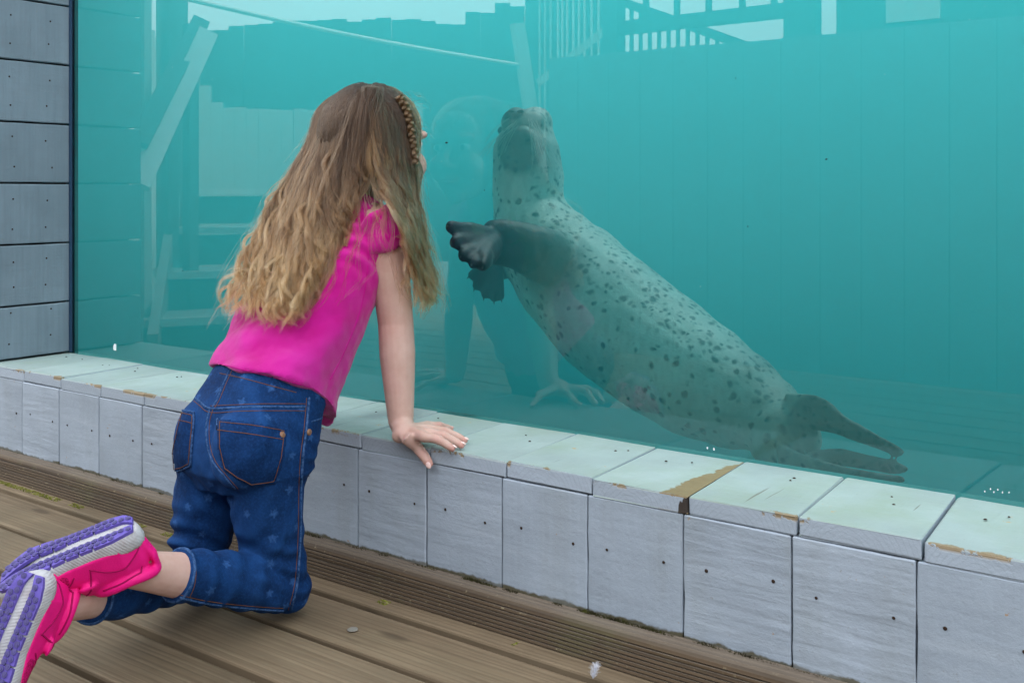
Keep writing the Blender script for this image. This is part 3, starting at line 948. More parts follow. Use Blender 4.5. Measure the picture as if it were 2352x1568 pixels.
# trunk below the clothes
tube_into(bm, [Vector((XM, 1.315, .60)), Vector((XM, 1.255, .50)), Vector((XM, 1.18, .40)), Vector((-1.312, 1.105, .30)), Vector((-1.312, 1.095, .25))],
          [(.095, .052), (.090, .065), (.088, .066), (.092, .072), (.09, .07)], 20)
def both(fn):
    fn(lambda p: Vector(p)); fn(lambda p: Vector((2 * XM - p[0] + .030, p[1], p[2] - .004)))
PALM = WZ(952, 1000, .264)
fing = {
    'index': [(976, 1003, .2705), (1007, 1009, .2685), (1027, 1021, .2605), (1040, 1030, .2545)],
    'middle': [(986, 994, .2720), (1019, 1000, .2700), (1044, 1013, .2610), (1061, 1023, .2545)],
    'ring': [(991, 986, .2705), (1024, 990, .2680), (1051, 1002, .2600), (1069, 1012, .2540)],
    'pinky': [(983, 976, .2665), (1009, 976, .2655), (1027, 981, .2580), (1037, 985, .2535)]}
FR = {'index': (.0088, .0079, .0070, .0060), 'middle': (.0088, .0080, .0071, .0061), 'ring': (.0084, .0075, .0066, .0057), 'pinky': (.0074, .0064, .0057, .0049)}
TH = [WZ(936, 1006, .266), WV(958, 1026, 1.2985), WV(974, 1047, 1.2955), WV(987, 1066, 1.2965)]
NAILS = []
def arm(f):
    tube_into(bm, [f(Vector((-1.262, 1.318, .615))), f(SH), f(SH.lerp(EL, .45)), f(EL), f(EL.lerp(WR, .32)), f(EL.lerp(WR, .72)), f(WR)],
              [.041, .038, .0330, .0302, .0305, .0252, .0212], 18)
    heel = WZ(918, 1000, .264)
    tube_into(bm, [f(WR), f(WZ(930, 990, .270)), f(PALM)], [(.0200, .0200), (.023, .016), (.028, .0125)], 16, ref=Vector((.3, 1, 0)))
    ball_into(bm, f(heel), (.013, .014, .0125))
    for k, pts in fing.items():
        P = [WZ(*q) for q in pts]
        tube_into(bm, [f(WZ(936, 990, .269)), f(P[0])], [.0115, FR[k][0] * 1.12], 12)
        tube_into(bm, [f(P[0]), f(P[0].lerp(P[1], .6) + Vector((0, 0, .0004))), f(P[1]), f(P[1].lerp(P[2], .5)), f(P[2]), f(P[3])],
                  [FR[k][0] * 1.06, FR[k][1] * .95, FR[k][1] * 1.07, FR[k][2], FR[k][2] * 1.05, FR[k][3]], 12)
    tube_into(bm, [f(WZ(928, 1000, .266)), f(TH[0]), f(TH[1]), f(TH[2]), f(TH[2].lerp(TH[3], .5)), f(TH[3])], [.0125, .0125, .0098, .0088, .0085, .0070], 12)
both(arm)
# legs
for kn, an, cu in ((KN_R, ANK_R, .5), (KN_L, ANK_L, .5)):
    a, b = kn, an
    tube_into(bm, [a, a.lerp(b, .35) + Vector((0, 0, .004)), a.lerp(b, .62), a.lerp(b, .85), b], [.034, .0335, .0325, .0265, .0235], 18)
tube_into(bm, [ANK_R, ANK_R + Vector((-.03, -.035, .0))], [.0215, .018], 14)
tube_into(bm, [ANK_L, ANK_L + Vector((0, -.02, -.045))], [.0215, .018], 14)
ball_into(bm, ANK_R.lerp(KN_R, .10) + Vector((.019, 0, -.004)), .010)
me, v, nrm = fuse(bm, .0025, 5)
pk = np.zeros(len(v))
def near(pt, r): 
    d = np.linalg.norm(v - np.array(pt), axis=1)
    return np.clip(1 - d / r, 0, 1)
for k, pts in fing.items():
    for i, w_ in ((1, .35), (3, .7)):
        pk = np.maximum(pk, near(WZ(*pts[i]), .012) * w_ * 1.4)
for q, w_ in ((TH[2], .4), (TH[3], .7), (EL + Vector((0, -.02, 0)), .25), (SH.lerp(EL, .7), .1)):
    pk = np.maximum(pk, near(q, .016 if w_ > .3 else .035) * w_ * 1.3)
# wrist creases
ax = np.array((WR - EL).normalized())
sarm = (v - np.array(WR)) @ ax
dwr = np.linalg.norm(v - np.array(WR) - sarm[:, None] * ax, axis=1)
for off in (-.002, .0035):
    v = v - nrm * (0.0011 * np.exp(-((sarm - off + (v[:, 1] - WR.y) * .3) / .0012) ** 2) * (dwr < .03))[:, None]
set_co(me, v)
fattr(me, "pink", np.clip(pk, 0, .55))
person = finish("person", me, M_SKIN)
tag(person, "child with long wavy hair kneeling on the deck, one hand on the low wall", "person")
BODY = bvh_of(me)
# nails and eyes
M_NAIL = plain("fingernail", (0.72, 0.50, 0.46), 0.25, 0.5)
def nail(p, d, up, r):
    z = up - d * up.dot(d); z.normalize()
    y = z.cross(d)
    mt = Matrix((d, y, z)).transposed().to_4x4(); mt.translation = p
    b2 = bmesh.new(); bmesh.ops.create_uvsphere(b2, u_segments=12, v_segments=8, radius=1)
    bmesh.ops.scale(b2, vec=(r * 0.85, r * .66, r * .28), verts=b2.verts)
    o = bm_obj("nail", b2, M_NAIL, person, True); o.matrix_local = mt
for k, pts in fing.items():
    P = [WZ(*q) for q in pts]
    d = (P[3] - P[2]).normalized(); r = FR[k][3]
    up = Vector((0, 0, 1)); up = (up - d * up.dot(d)).normalized()
    nail(P[3] + up * r * .84 + d * r * .10, d, up, r * .95)
d = (TH[3] - TH[2]).normalized(); up = Vector((.15, -1, .25))
up = (up - d * up.dot(d)).normalized()
nail(TH[3] + up * .0062 + d * .001, d, up, .0072)
M_EYE = plain("eye_white", (0.75, 0.74, 0.72), 0.2, 0.5)
M_IRIS = plain("iris", (0.06, 0.09, 0.11), 0.15, 0.5)
for s in (-1, 1):
    b2 = bmesh.new(); ball_into_h(b2, HC + HR @ Vector((s * .028, .0700, .002)), (.0125, .0085, .0075))
    o = bm_obj("eye", b2, M_EYE, person, True)
    b2 = bmesh.new(); ball_into_h(b2, HC + HR @ Vector((s * .028, .0768, .002)), (.0052, .0022, .0052))
    bm_obj("iris", b2, M_IRIS, o, True)
M_LIP = plain("lips", (0.55, 0.22, 0.20), 0.4)
b2 = bmesh.new()
ball_into_h(b2, HC + HR @ Vector((0, .0835, -.0535)), (.015, .006, .0035)); ball_into_h(b2, HC + HR @ Vector((0, .0825, -.0605)), (.0135, .006, .004))
bm_obj("lips", b2, M_LIP, person, True)

# ---- shirt
t = NT("pink_jersey")
c = t.coord(); n1 = t.noise(c, 22, 4); n2 = t.noise(c, 900, 2)
wv = t.noise(t.coord(scale=(1, 1, 1)), 60, 4, 0.6)
col = t.mix(t.mapr(n1, 0.3, 0.72), (0.41, 0.003, 0.180), (0.49, 0.008, 0.245))
col = t.mix(t.attr("fade"), col, (0.56, 0.026, 0.33))
M_SHIRT = t.set(col, 0.95, t.bump(t.math('ADD', n2, t.math('MULTIPLY', wv, 1.5)), 0.5, 0.0016), 0.1)
t.b.inputs['Sheen Weight'].default_value = 0.25
sp = Vector((0, .549, .836)); fw = Vector((0, .836, -.549)); X = Vector((1, 0, 0))
bm = bmesh.new()
rings = []
def tring(c_, rx, rb, rf, lift=0.0, n=36, power=2.2):
    out = []
    for k in range(n):
        a = 2 * math.pi * k / n
        cs, sn = math.cos(a), math.sin(a)
        e = 2 / power
        xx = rx * math.copysign(abs(cs) ** e, cs); yy = (rf if sn > 0 else rb) * math.copysign(abs(sn) ** e, sn)
        out.append(Vector(c_) + X * xx + fw * yy + Vector((0, 0, lift * abs(cs) ** 2)))
    return out
rings = [tring((XM + .012, 1.132, .342), .106, .092, .128, .018), tring((XM + .010, 1.141, .354), .106, .091, .124, .013), tring((XM + .005, 1.165, .388), .108, .088, .108),
         tring((XM, 1.215, .450), .111, .086, .092), tring((XM, 1.262, .520), .115, .082, .082), tring((XM, 1.300, .578), .116, .074, .07),
         tring((XM, 1.322, .618), .100, .060, .055), tring((XM, 1.337, .645), .058, .046, .044)]
loft_into(bm, rings)
def sleeve(f):
    tube_into(bm, [f(Vector((-1.285, 1.312, .592))), f(Vector((-1.250, 1.318, .602))), f(SH + Vector((0, 0, -.004))), f(SH.lerp(EL, .13)), f(SH.lerp(EL, .255))],
              [.050, .048, (.042, .044), (.0385, .041), (.0372, .040)], 22, caps=False)
both(sleeve)
me, v, nrm = fuse(bm, .0032, 4)
# folds
q = v - np.array((XM, 1.2, .45))
s_ = q @ np.array(sp)
side = q[:, 0]
fold = np.zeros(len(v))
fold += .0050 * vnoise(np.stack([v[:, 0] * 14, v[:, 1] * 14, v[:, 2] * 5], 1), 1.0)
fold += .0012 * vnoise(v, 75, 6)
fold += .0026 * vnoise(np.stack([v[:, 0] * 30, v[:, 1] * 40, v[:, 2] * 16], 1), 1.0, 4)
dsh = np.linalg.norm(v - np.array(SH), axis=1)
dirn = (v - np.array(SH)) @ np.array((.3, -.6, -.74))
fold += .0035 * np.exp(-((dsh - .07) / .035) ** 2) * np.sin((v[:, 2] * 1.0 + v[:, 1] * 1.2 - v[:, 0] * .6) * 150)
hemd = (s_ + .115)
fold += .003 * np.exp(-(np.clip(hemd, 0, 1) / .03) ** 2) * np.sin(np.arctan2(q[:, 0], q[:, 1]) * 9)
# diagonal drag lines from the lower back to the side
fold += .0046 * np.sin((v[:, 2] * .9 - v[:, 0] * .7) * 62 + 3 * vnoise(v, 9)) * np.clip(1 - np.abs(s_ + .05) / .10, 0, 1)
v2 = v + nrm * fold[:, None]
n2 = set_co(me, v2)
fattr(me, "fade", np.clip(.35 * vnoise(v, 16, 2) + fold * 60, 0, .5))
shirt = finish("shirt", me, M_SHIRT, person)
SHIRT = bvh_of(me)
M_SEAM = plain("pink_stitching", (0.48, 0.006, 0.22), 0.9, 0.1)
def surf_line(name, pts, bvh, r, mat, parent, sub=6, lift=0.0, defY=None):
    P = [Vector((a, b, 0)) for a, b in pts]
    pp, _ = smooth_path(P, [1] * len(P), sub)
    out = []
    for p in pp:
        h, nn = hit(bvh, p.x, p.y)
        if h is None: continue
        out.append(h + nn * lift)
    if len(out) < 2: return None
    # drop jumps to another surface
    keep = [out[0]]
    for p in out[1:]:
        if (p - keep[-1]).length < 0.035: keep.append(p)
    if len(keep) < 2: return None
    b2 = bmesh.new(); tube_into(b2, keep, [r] * len(keep), 7, Vector((0.2, 0.3, 1)))
    return bm_obj(name, b2, mat, parent, True)
surf_line("seam", [(846, 560), (842, 640), (825, 720), (790, 810), (758, 872)], SHIRT, .0009, M_SEAM, shirt)
surf_line("seam", [(846, 538), (870, 546), (900, 545), (925, 542)], SHIRT, .0008, M_SEAM, shirt)
surf_line("hem_stitch", [(516, 838), (580, 854), (650, 872), (715, 890)], SHIRT, .0007, M_SEAM, shirt)

# ---- jeans
t = NT("dark_denim")
c = t.coord(); wf = t.n("ShaderNodeTexWave", wave_type='BANDS', bands_direction='DIAGONAL')
wf.inputs['Scale'].default_value = 260; wf.inputs['Distortion'].default_value = 1.5; t.l(c, wf.inputs['Vector'])
n1 = t.noise(c, 30, 5, 0.6); n2 = t.noise(c, 260, 3, 0.7)
col = t.mix(t.mapr(n1, 0.3, 0.75), (0.0010, 0.013, 0.055), (0.0024, 0.030, 0.118))
col = t.mix(t.mapr(n2, 0.45, 0.72, 0, 0.5), col, (0.010, 0.060, 0.20))
col = t.mix(t.attr("fade"), col, (0.014, 0.075, 0.25))
col = t.mix(t.math('MULTIPLY', t.attr("star"), t.mapr(n2, 0.3, 0.6, 0.1, 0.5)), col, (0.045, 0.135, 0.36))
M_DENIM = t.set(col, 0.85, t.bump(t.math('ADD', t.math('MULTIPLY', wf.outputs['Fac'], .5), n2), 0.35, 0.0009), 0.15)
bm = bmesh.new()
def jr(c_, rx, rb, rf, tilt, n=32):
    f_ = Vector((0, math.cos(tilt), -math.sin(tilt)))
    out = []
    for k in range(n):
        a = 2 * math.pi * k / n
        cs, sn = math.cos(a), math.sin(a)
        out.append(Vector(c_) + X * (rx * math.copysign(abs(cs) ** .85, cs)) + f_ * ((rf if sn > 0 else rb) * math.copysign(abs(sn) ** .9, sn)))
    return out
loft_into(bm, [jr((-1.309, 1.148, .372), .096, .078, .085, .55), jr((-1.309, 1.128, .345), .099, .082, .086, .45), jr((-1.310, 1.110, .312), .110, .089, .085, .28),
               jr((-1.312, 1.100, .275), .119, .094, .083, .12), jr((-1.312, 1.095, .235), .116, .088, .080, 0), jr((-1.312, 1.092, .205), .10, .07, .07, 0)])
ball_into(bm, (-1.256, 1.052, .278), (.060, .060, .070))
ball_into(bm, (-1.364, 1.060, .276), (.056, .056, .068))
def leg(pts, rad): 
    p, r = smooth_path(pts, rad, 4); tube_into(bm, p, r, 22, caps=False)
leg([(-1.257, 1.085, .27), (-1.260, 1.088, .18), (-1.259, 1.102, .10), (-1.255, 1.114, .042)], [(.062, .067), (.054, .056), (.046, .048), (.040, .041)])
leg([(-1.370, 1.080, .27), (-1.380, 1.074, .18), (-1.392, 1.066, .10), (-1.400, 1.062, .044)], [(.061, .067), (.054, .055), (.046, .047), (.040, .041)])
ball_into(bm, KN_R + Vector((0, .012, -.002)), (.0385, .038, .039)); ball_into(bm, KN_L + Vector((0, .008, -.004)), (.039, .039, .039))
leg([KN_R, KN_R.lerp(ANK_R, .22) + Vector((0, 0, .004)), KN_R.lerp(ANK_R, .46) + Vector((0, 0, .002)), KN_R.lerp(ANK_R, .665)], [.039, .0415, .0395, .0365])
leg([KN_L, KN_L.lerp(ANK_L, .25), KN_L.lerp(ANK_L, .50), KN_L.lerp(ANK_L, .76)], [.040, .041, .039, .0358])
me, v, nrm = fuse(bm, .0025, 5)
def win_(d, w): return np.exp(-(d / w) ** 2)
fold = .0016 * vnoise(v, 22) + .0008 * vnoise(v, 55, 3)
# rolls in the hollow of the knees and at the crotch
for kn, up_, amp in ((KN_R, 1, .0026), (KN_L, 1, .0060)):
    d = v - np.array(kn)
    dd = np.linalg.norm(d - np.array((0, -.025, .045)), axis=1)
    fold += amp * win_(dd, .055) * np.sin((d[:, 2] * 1.1 + d[:, 1] * .55) * 185 + 2.2 * vnoise(v, 14))
d = v - np.array((-1.312, 1.06, .205))
fold += .003 * win_(np.linalg.norm(d, axis=1), .05) * np.sin((d[:, 2] * 1.0 - np.abs(d[:, 0]) * 1.1) * 170)
# creases down the outer side and below the waist
d = v - np.array((-1.20, 1.13, .24))
fold += .0013 * win_(d[:, 0], .05) * win_(d[:, 1], .05) * np.sin(v[:, 2] * 150 + 5 * vnoise(v, 14))
shin = (v - np.array(KN_R)) @ np.array((ANK_R - KN_R).normalized())
fold += .0018 * (v[:, 1] < 1.08) * np.clip(shin / .05, 0, 1) * np.sin(shin * 120 + 3 * vnoise(v, 12))
v2 = v + nrm * fold[:, None]
v2[:, 2] = np.maximum(v2[:, 2], 0.0015)
n2 = set_co(me, v2)
fade = .30 * np.clip(vnoise(v, 12, 7), 0, 1) + np.clip(fold * 110, 0, .35)
for q, r, a in (((-1.25, 1.0, .285), .07, .5), ((-1.375, 1.0, .28), .06, .4), ((-1.25, 1.04, .13), .06, .25)):
    fade += a * np.exp(-(np.linalg.norm(v - np.array(q), axis=1) / r) ** 2)
fattr(me, "fade", np.clip(fade, 0, .75))
# printed stars
star = np.zeros(len(v))
order = RNG.permutation(len(v)); chosen = []
for i in order:
    if all(np.linalg.norm(v2[i] - v2[j]) > .036 for j in chosen):
        chosen.append(i)
    if len(chosen) > 130: break
for i in chosen:
    n_ = n2[i]; a = RNG.uniform(0, 6.28)
    tx = np.cross(n_, (0.3, 0.5, 0.8)); tx /= np.linalg.norm(tx); ty = np.cross(n_, tx)
    d = v2 - v2[i]; r = np.linalg.norm(d, axis=1)
    m = (r < .012) & ((n2 @ n_) > .3)
    lx, ly = d[m] @ tx, d[m] @ ty
    ph = (np.arctan2(ly, lx) + a) % (2 * math.pi / 5) - math.pi / 5
    rr = np.hypot(lx, ly)
    R1, R2 = .0085, .0042
    # boundary of a five-pointed star at angle |ph| from a point
    A = np.array([R1, 0]); Bp = np.array([R2 * math.cos(math.pi / 5), R2 * math.sin(math.pi / 5)])
    th = math.pi / 5 - np.abs(ph)
    th = np.abs(ph)
    den = np.sin(th) * (A[0] - Bp[0]) + np.cos(th) * Bp[1]
    bd = A[0] * Bp[1] / np.maximum(den, 1e-6)
    star[m] = np.maximum(star[m], np.clip((bd - rr) / .0014 + .5, 0, 1))
fattr(me, "star", star)
jeans = finish("jeans", me, M_DENIM, person)
JEANS = bvh_of(me)
t = NT("worn_denim_seam")
c = t.coord(); n1 = t.noise(c, 190, 3, .7)
M_DSEAM = t.set(t.mix(t.mapr(n1, .35, .65), (0.008, 0.034, 0.105), (0.055, 0.12, 0.27)), 0.9, t.bump(n1, .8, .001), .1)
M_THREAD = plain("orange_thread", (0.13, 0.052, 0.022), 0.8, 0.2)
M_RIVET = plain("copper_rivet", (0.20, 0.10, 0.055), 0.4, 0.5)
def offset_line(pts, dx, dy): return [(a + dx, b + dy) for a, b in pts]
def dseam(pts, r=.0019, thread=(0, 5)):
    surf_line("seam", pts, JEANS, r, M_DSEAM, jeans, lift=-.0003)
    if thread: surf_line("stitching", offset_line(pts, *thread), JEANS, .00055, M_THREAD, jeans, lift=.0003)
dseam([(440, 907), (459, 922), (484, 938), (557, 935), (625, 934), (701, 934)], thread=(0, 9))
surf_line("stitching", [(484, 932), (557, 929), (625, 927), (701, 927)], JEANS, .00055, M_THREAD, jeans, lift=.0005)
dseam([(527, 851), (512, 884), (499, 916), (485, 940)], thread=(6, 0))
dseam([(482, 940), (474, 975), (476, 1022), (489, 1060), (514, 1092), (540, 1122)], thread=(7, 0))
surf_line("stitching", [(505, 857), (560, 869), (616, 884), (680, 901)], JEANS, .0006, M_THREAD, jeans, lift=.0003)
dseam([(710, 914), (704, 984), (696, 1048), (692, 1124), (691, 1209), (687, 1294), (681, 1349), (668, 1400)], .0024, (-6, 0))
dseam([(415, 1372), (480, 1386), (565, 1396), (650, 1402)], .0022, (0, -6))
surf_line("stitching", [(446, 1292), (450, 1315), (446, 1345), (436, 1370)], JEANS, .0006, M_THREAD, jeans, lift=.0003)
surf_line("seam", [(716, 968), (735, 962), (748, 958)], JEANS, .0014, M_DSEAM, jeans)
def pocket(poly, hem=None):
    # patch of denim lying on the seat
    xs = [p[0] for p in poly]; ys = [p[1] for p in poly]
    def inside(x, y):
        r = False; j = len(poly) - 1
        for i in range(len(poly)):
            xi, yi = poly[i]; xj, yj = poly[j]
            if (yi > y) != (yj > y) and x < (xj - xi) * (y - yi) / (yj - yi) + xi: r = not r
            j = i
        return r
    b2 = bmesh.new(); grid = {}
    st_ = 3.0
    nx, ny = int((max(xs) - min(xs)) / st_) + 2, int((max(ys) - min(ys)) / st_) + 2
    for i in range(nx + 1):
        for j in range(ny + 1):
            x, y = min(xs) + i * st_, min(ys) + j * st_
            if inside(x, y):
                h, nn = hit(JEANS, x, y)
                if h is not None: grid[i, j] = b2.verts.new(h + nn * .0016)
    for (i, j) in list(grid):
        qd = [(i, j), (i + 1, j), (i + 1, j + 1), (i, j + 1)]
        if all(k in grid for k in qd): b2.faces.new([grid[k] for k in qd])
    o = bm_obj("pocket", b2, M_DENIM, jeans, True)
    sd = o.modifiers.new("s", 'SOLIDIFY'); sd.thickness = .003; sd.offset = 0
    cl = poly + [poly[0]]
    dense = []
    for a, b in zip(cl[:-1], cl[1:]):
        for k in range(5): dense.append((a[0] + (b[0] - a[0]) * k / 5, a[1] + (b[1] - a[1]) * k / 5))
    dense.append(cl[0])
    surf_line("edge", dense, JEANS, .0019, M_DSEAM, o, sub=1, lift=.0014)
    cx, cy = sum(xs) / len(xs), sum(ys) / len(ys)
    ins = [(cx + (x - cx) * .90, cy + (y - cy) * .90) for x, y in dense]
    surf_line("stitching", ins, JEANS, .0006, M_THREAD, o, sub=1, lift=.0034)
    if hem: surf_line("stitching", hem, JEANS, .0006, M_THREAD, o, lift=.0034)
    return o
pocket([(501, 962), (580, 970), (659, 984), (650, 1050), (633, 1109), (578, 1116), (544, 1099), (514, 1077), (500, 1022)], [(504, 988), (575, 997), (648, 1010)])
pocket([(421, 943), (446, 948), (443, 1010), (439, 1069), (402, 1084), (393, 1073), (402, 1020), (412, 975)], [(414, 966), (443, 972)])
for px, py in ((646, 999), (707, 992)):
    h, nn = hit(JEANS, px, py)
    if h is not None:
        b2 = bmesh.new(); ball_into(b2, (0, 0, 0), (.0052, .0052, .0022), seg=14)
        o = bm_obj("rivet", b2, M_RIVET, jeans, True)
        mt = nn.to_track_quat('Z', 'Y').to_matrix().to_4x4(); mt.translation = h + nn * .003
        o.matrix_local = mt
# cuffs
def cuff(kn, an, s, r):
    p = kn.lerp(an, s); d = (an - kn).normalized()
    ax_ = d.orthogonal().normalized(); ay_ = d.cross(ax_)
    P = [p + ax_ * r * math.cos(a) + ay_ * r * math.sin(a) for a in np.linspace(0, 2 * math.pi, 33)]
    b2 = bmesh.new(); tube_into(b2, P, [.0022] * 33, 7, d, caps=False)
    bm_obj("cuff", b2, M_DSEAM, jeans, True)
cuff(KN_R, ANK_R, .662, .0362); cuff(KN_L, ANK_L, .755, .0358)

# ---- shoes
M_PINK = plain("neon_pink_upper", (0.82, 0.004, 0.215), 0.62, 0.35, .1, 60, .25)
t = NT("pink_mesh_panel")
vo = t.n("ShaderNodeTexVoronoi"); vo.inputs['Scale'].default_value = 420; t.l(t.coord(), vo.inputs['Vector'])
M_PMESH = t.set(t.mix(t.mapr(vo.outputs['Distance'], .25, .6), (0.66, 0.006, 0.18), (0.38, 0.002, 0.08)), .7, t.bump(vo.outputs['Distance'], .8, .001), .2)
t = NT("dirty_white_foam"); cc = t.coord(); nd = t.noise(cc, 55, 5, .65); wv_ = t.n("ShaderNodeTexWave", wave_type='BANDS', bands_direction='X')
wv_.inputs['Scale'].default_value = 90; wv_.inputs['Distortion'].default_value = .6; t.l(t.coord(rot=(0, .5, .3)), wv_.inputs['Vector'])
M_MID = t.set(t.mix(t.mapr(nd, .45, .75, 0, .8), (0.47, 0.47, 0.49), (0.30, 0.25, 0.26)), .6, t.bump(t.math('ADD', wv_.outputs['Fac'], t.math('MULTIPLY', nd, .5)), .35, .0012), .3)
M_PURP = plain("violet_rubber", (0.125, 0.090, 0.40), 0.6, .3, .2, 80, .3)
M_PURPD = plain("scuffed_violet_lugs", (0.10, 0.085, 0.24), 0.75, .2, .3, 120, .4)
SL = .188
M_PIPE = plain('deep_pink_piping', (0.34, 0.002, 0.085), .8, .2)
def hw(x):
    """half width of the sole (inner, outer)"""
    u = x / SL
    return float(np.interp(u, [0, .03, .08, .18, .35, .5, .65, .78, .9, .96, 1], [.004, .016, .0235, .0285, .0275, .0275, .032, .0345, .029, .020, .005]))
def lift_(x): return .016 * max(0, (x - .125) / .063) ** 2 + .006 * max(0, (.02 - x) / .02) ** 2
def outline(scale=1.0, n=40):
    xs = [SL * (0.5 - 0.5 * math.cos(math.pi * i / n)) for i in range(n + 1)]
    a = [(x, hw(x) * scale + .0015 * math.sin(x / SL * 3.1)) for x in xs]; b = [(x, -hw(x) * scale + .0025 * math.sin(x / SL * 3.1)) for x in reversed(xs)]
    return a + b[1:-1]
def shoe(label, origin, a, s, flip):
    a = Vector(a).normalized(); s = Vector(s); s = (s - a * s.dot(a)).normalized()
    z = -s; y = z.cross(a)
    mt = Matrix((a, y, z)).transposed().to_4x4(); mt.translation = Vector(origin)
    # upper
    b2 = bmesh.new()
    rings = []
    for x, h, k in ((.003, .055, .80), (.010, .072, .95), (.03, .076, 1.02), (.05, .074, 1.03), (.072, .074, 1.02), (.09, .068, 1.0), (.112, .057, .98), (.135, .048, .97), (.155, .041, .95), (.172, .033, .90), (.183, .024, .7)):
        w_ = hw(x) * k; r = []
        for j in range(24):
            t_ = 2 * math.pi * j / 24
            cs, sn = math.cos(t_), math.sin(t_)
            top = h - .012
            bx_ = max(0, min(1, (.105 - x) / .03)); yy = w_ * math.copysign(abs(cs) ** (.75 - .3 * bx_), cs) * (1 - (.28 - .16 * bx_) * max(0, sn) ** 2)
            zz = .018 + ((top - .006) * max(0, sn) ** (.9 - .25 * bx_) if sn > 0 else .006 * sn) + lift_(x)
            r.append(Vector((x, yy, zz)))
        rings.append(r)
    loft_into(b2, rings)
    col_pts = [Vector((.042 + .039 * math.cos(t_), .0250 * math.sin(t_), .073 + .010 * max(0, -math.cos(t_)) ** 2 + .006 * max(0, math.cos(t_)) - .004 * abs(math.sin(t_)))) for t_ in np.linspace(0, 2 * math.pi, 26)]
    tube_into(b2, col_pts, [.0082] * 26, 10, Vector((0, 0, 1)), caps=False)
    tube_into(b2, [Vector((.004, 0, .03)), Vector((-.002, 0, .060)), Vector((.000, 0, .086))], [(.010, .005), (.010, .005), (.008, .004)], 10, Vector((0, 1, 0)))
    # overlays: heel counter and toe cap, strap
    tube_into(b2, [Vector((.082, .0325, .022)), Vector((.083, .030, .050)), Vector((.083, .016, .072)), Vector((.083, -.014, .072)), Vector((.083, -.030, .050))], [(.012, .004)] * 5, 10, Vector((1, 0, 0)))
    tube_into(b2, [Vector((.128, .031, .020)), Vector((.118, .0305, .034)), Vector((.104, .026, .049))], [(.005, .003)] * 3, 8, Vector((1, 0, 0)))
    tube_into(b2, [Vector((.060, .028, .020)), Vector((.052, .0285, .038)), Vector((.030, .0275, .050))], [(.004, .003)] * 3, 8, Vector((1, 0, 0)))
    me, v, nrm = fuse(b2, .002, 3)
    o = finish("shoe", me, M_PINK, person)
    o.matrix_local = mt
    o["label"] = label
    for side_ in (1, -1):
        b2 = bmesh.new()
        g = []
        for i in range(9):
            row = []
            for j in range(7):
                x = .088 + .052 * i / 8; zz = .020 + lift_(x) + (.020 - .008 * i / 8) * j / 6
                w_ = hw(x) * .955 * (1 - .10 * (j / 6) ** 2)
                row.append(b2.verts.new((x + .006 * j / 6 * -1, side_ * w_, zz)))
            g.append(row)
        for i in range(8):
            for j in range(6): b2.faces.new((g[i][j], g[i + 1][j], g[i + 1][j + 1], g[i][j + 1]))
        po = bm_obj("mesh_panel", b2, M_PMESH, o, True)
        sd = po.modifiers.new("s", 'SOLIDIFY'); sd.thickness = .002; sd.offset = 0
    b2 = bmesh.new(); ball_into(b2, (.083, .031 * 1, .040), (.011, .003, .011))
    bm_obj("strap_tab", b2, M_PMESH, o, True)
    sb = bvh_of(me)
    def seamline(pts, r_=.0011):
        pp_, _q = smooth_path([Vector(p_) for p_ in pts], [1] * len(pts), 6)
        out_ = []
        for p_ in pp_:
            l_, n_, i_, d_ = sb.find_nearest(p_)
            if l_ is not None: out_.append(l_ + n_ * .0004)
        b3 = bmesh.new(); tube_into(b3, out_, [r_] * len(out_), 6, Vector((.1, .2, 1)))
        bm_obj("piping", b3, M_PIPE, o, True)
    for sg in (1, -1):
        seamline([(.004, sg * .016, .030), (.030, sg * .030, .046), (.052, sg * .031, .040), (.070, sg * .032, .026)])
        seamline([(.070, sg * .031, .028), (.078, sg * .030, .050), (.090, sg * .018, .066)])
        seamline([(.092, sg * .031, .030), (.108, sg * .031, .046), (.130, sg * .030, .040), (.140, sg * .032, .026)])
        seamline([(.148, sg * .030, .024), (.158, sg * .020, .038), (.160, 0, .044)])
        seamline([(.012, sg * .022, .062), (.040, sg * .030, .064), (.070, sg * .027, .066)])
    # midsole
    b2 = bmesh.new(); rr = []
    for zz, sc in ((0.002, .93), (.0045, .985), (.009, 1.03), (.015, 1.05), (.0205, 1.03), (.024, .98)):
        rr.append([Vector((SL / 2 + (x - SL / 2) * (1 + (sc - 1) * .5), y_ * sc, zz * (1.18 - .35 * x / SL) + lift_(x))) for x, y_ in outline()])
    loft_into(b2, rr)
    bm_obj("midsole", b2, M_MID, o, True)
    # outsole: violet plates each side of a pale channel, split by grooves, with lugs
    b2 = bmesh.new(); lug = bmesh.new()
    cuts = [.004, .056, .074, .092, .110, .128, .184]
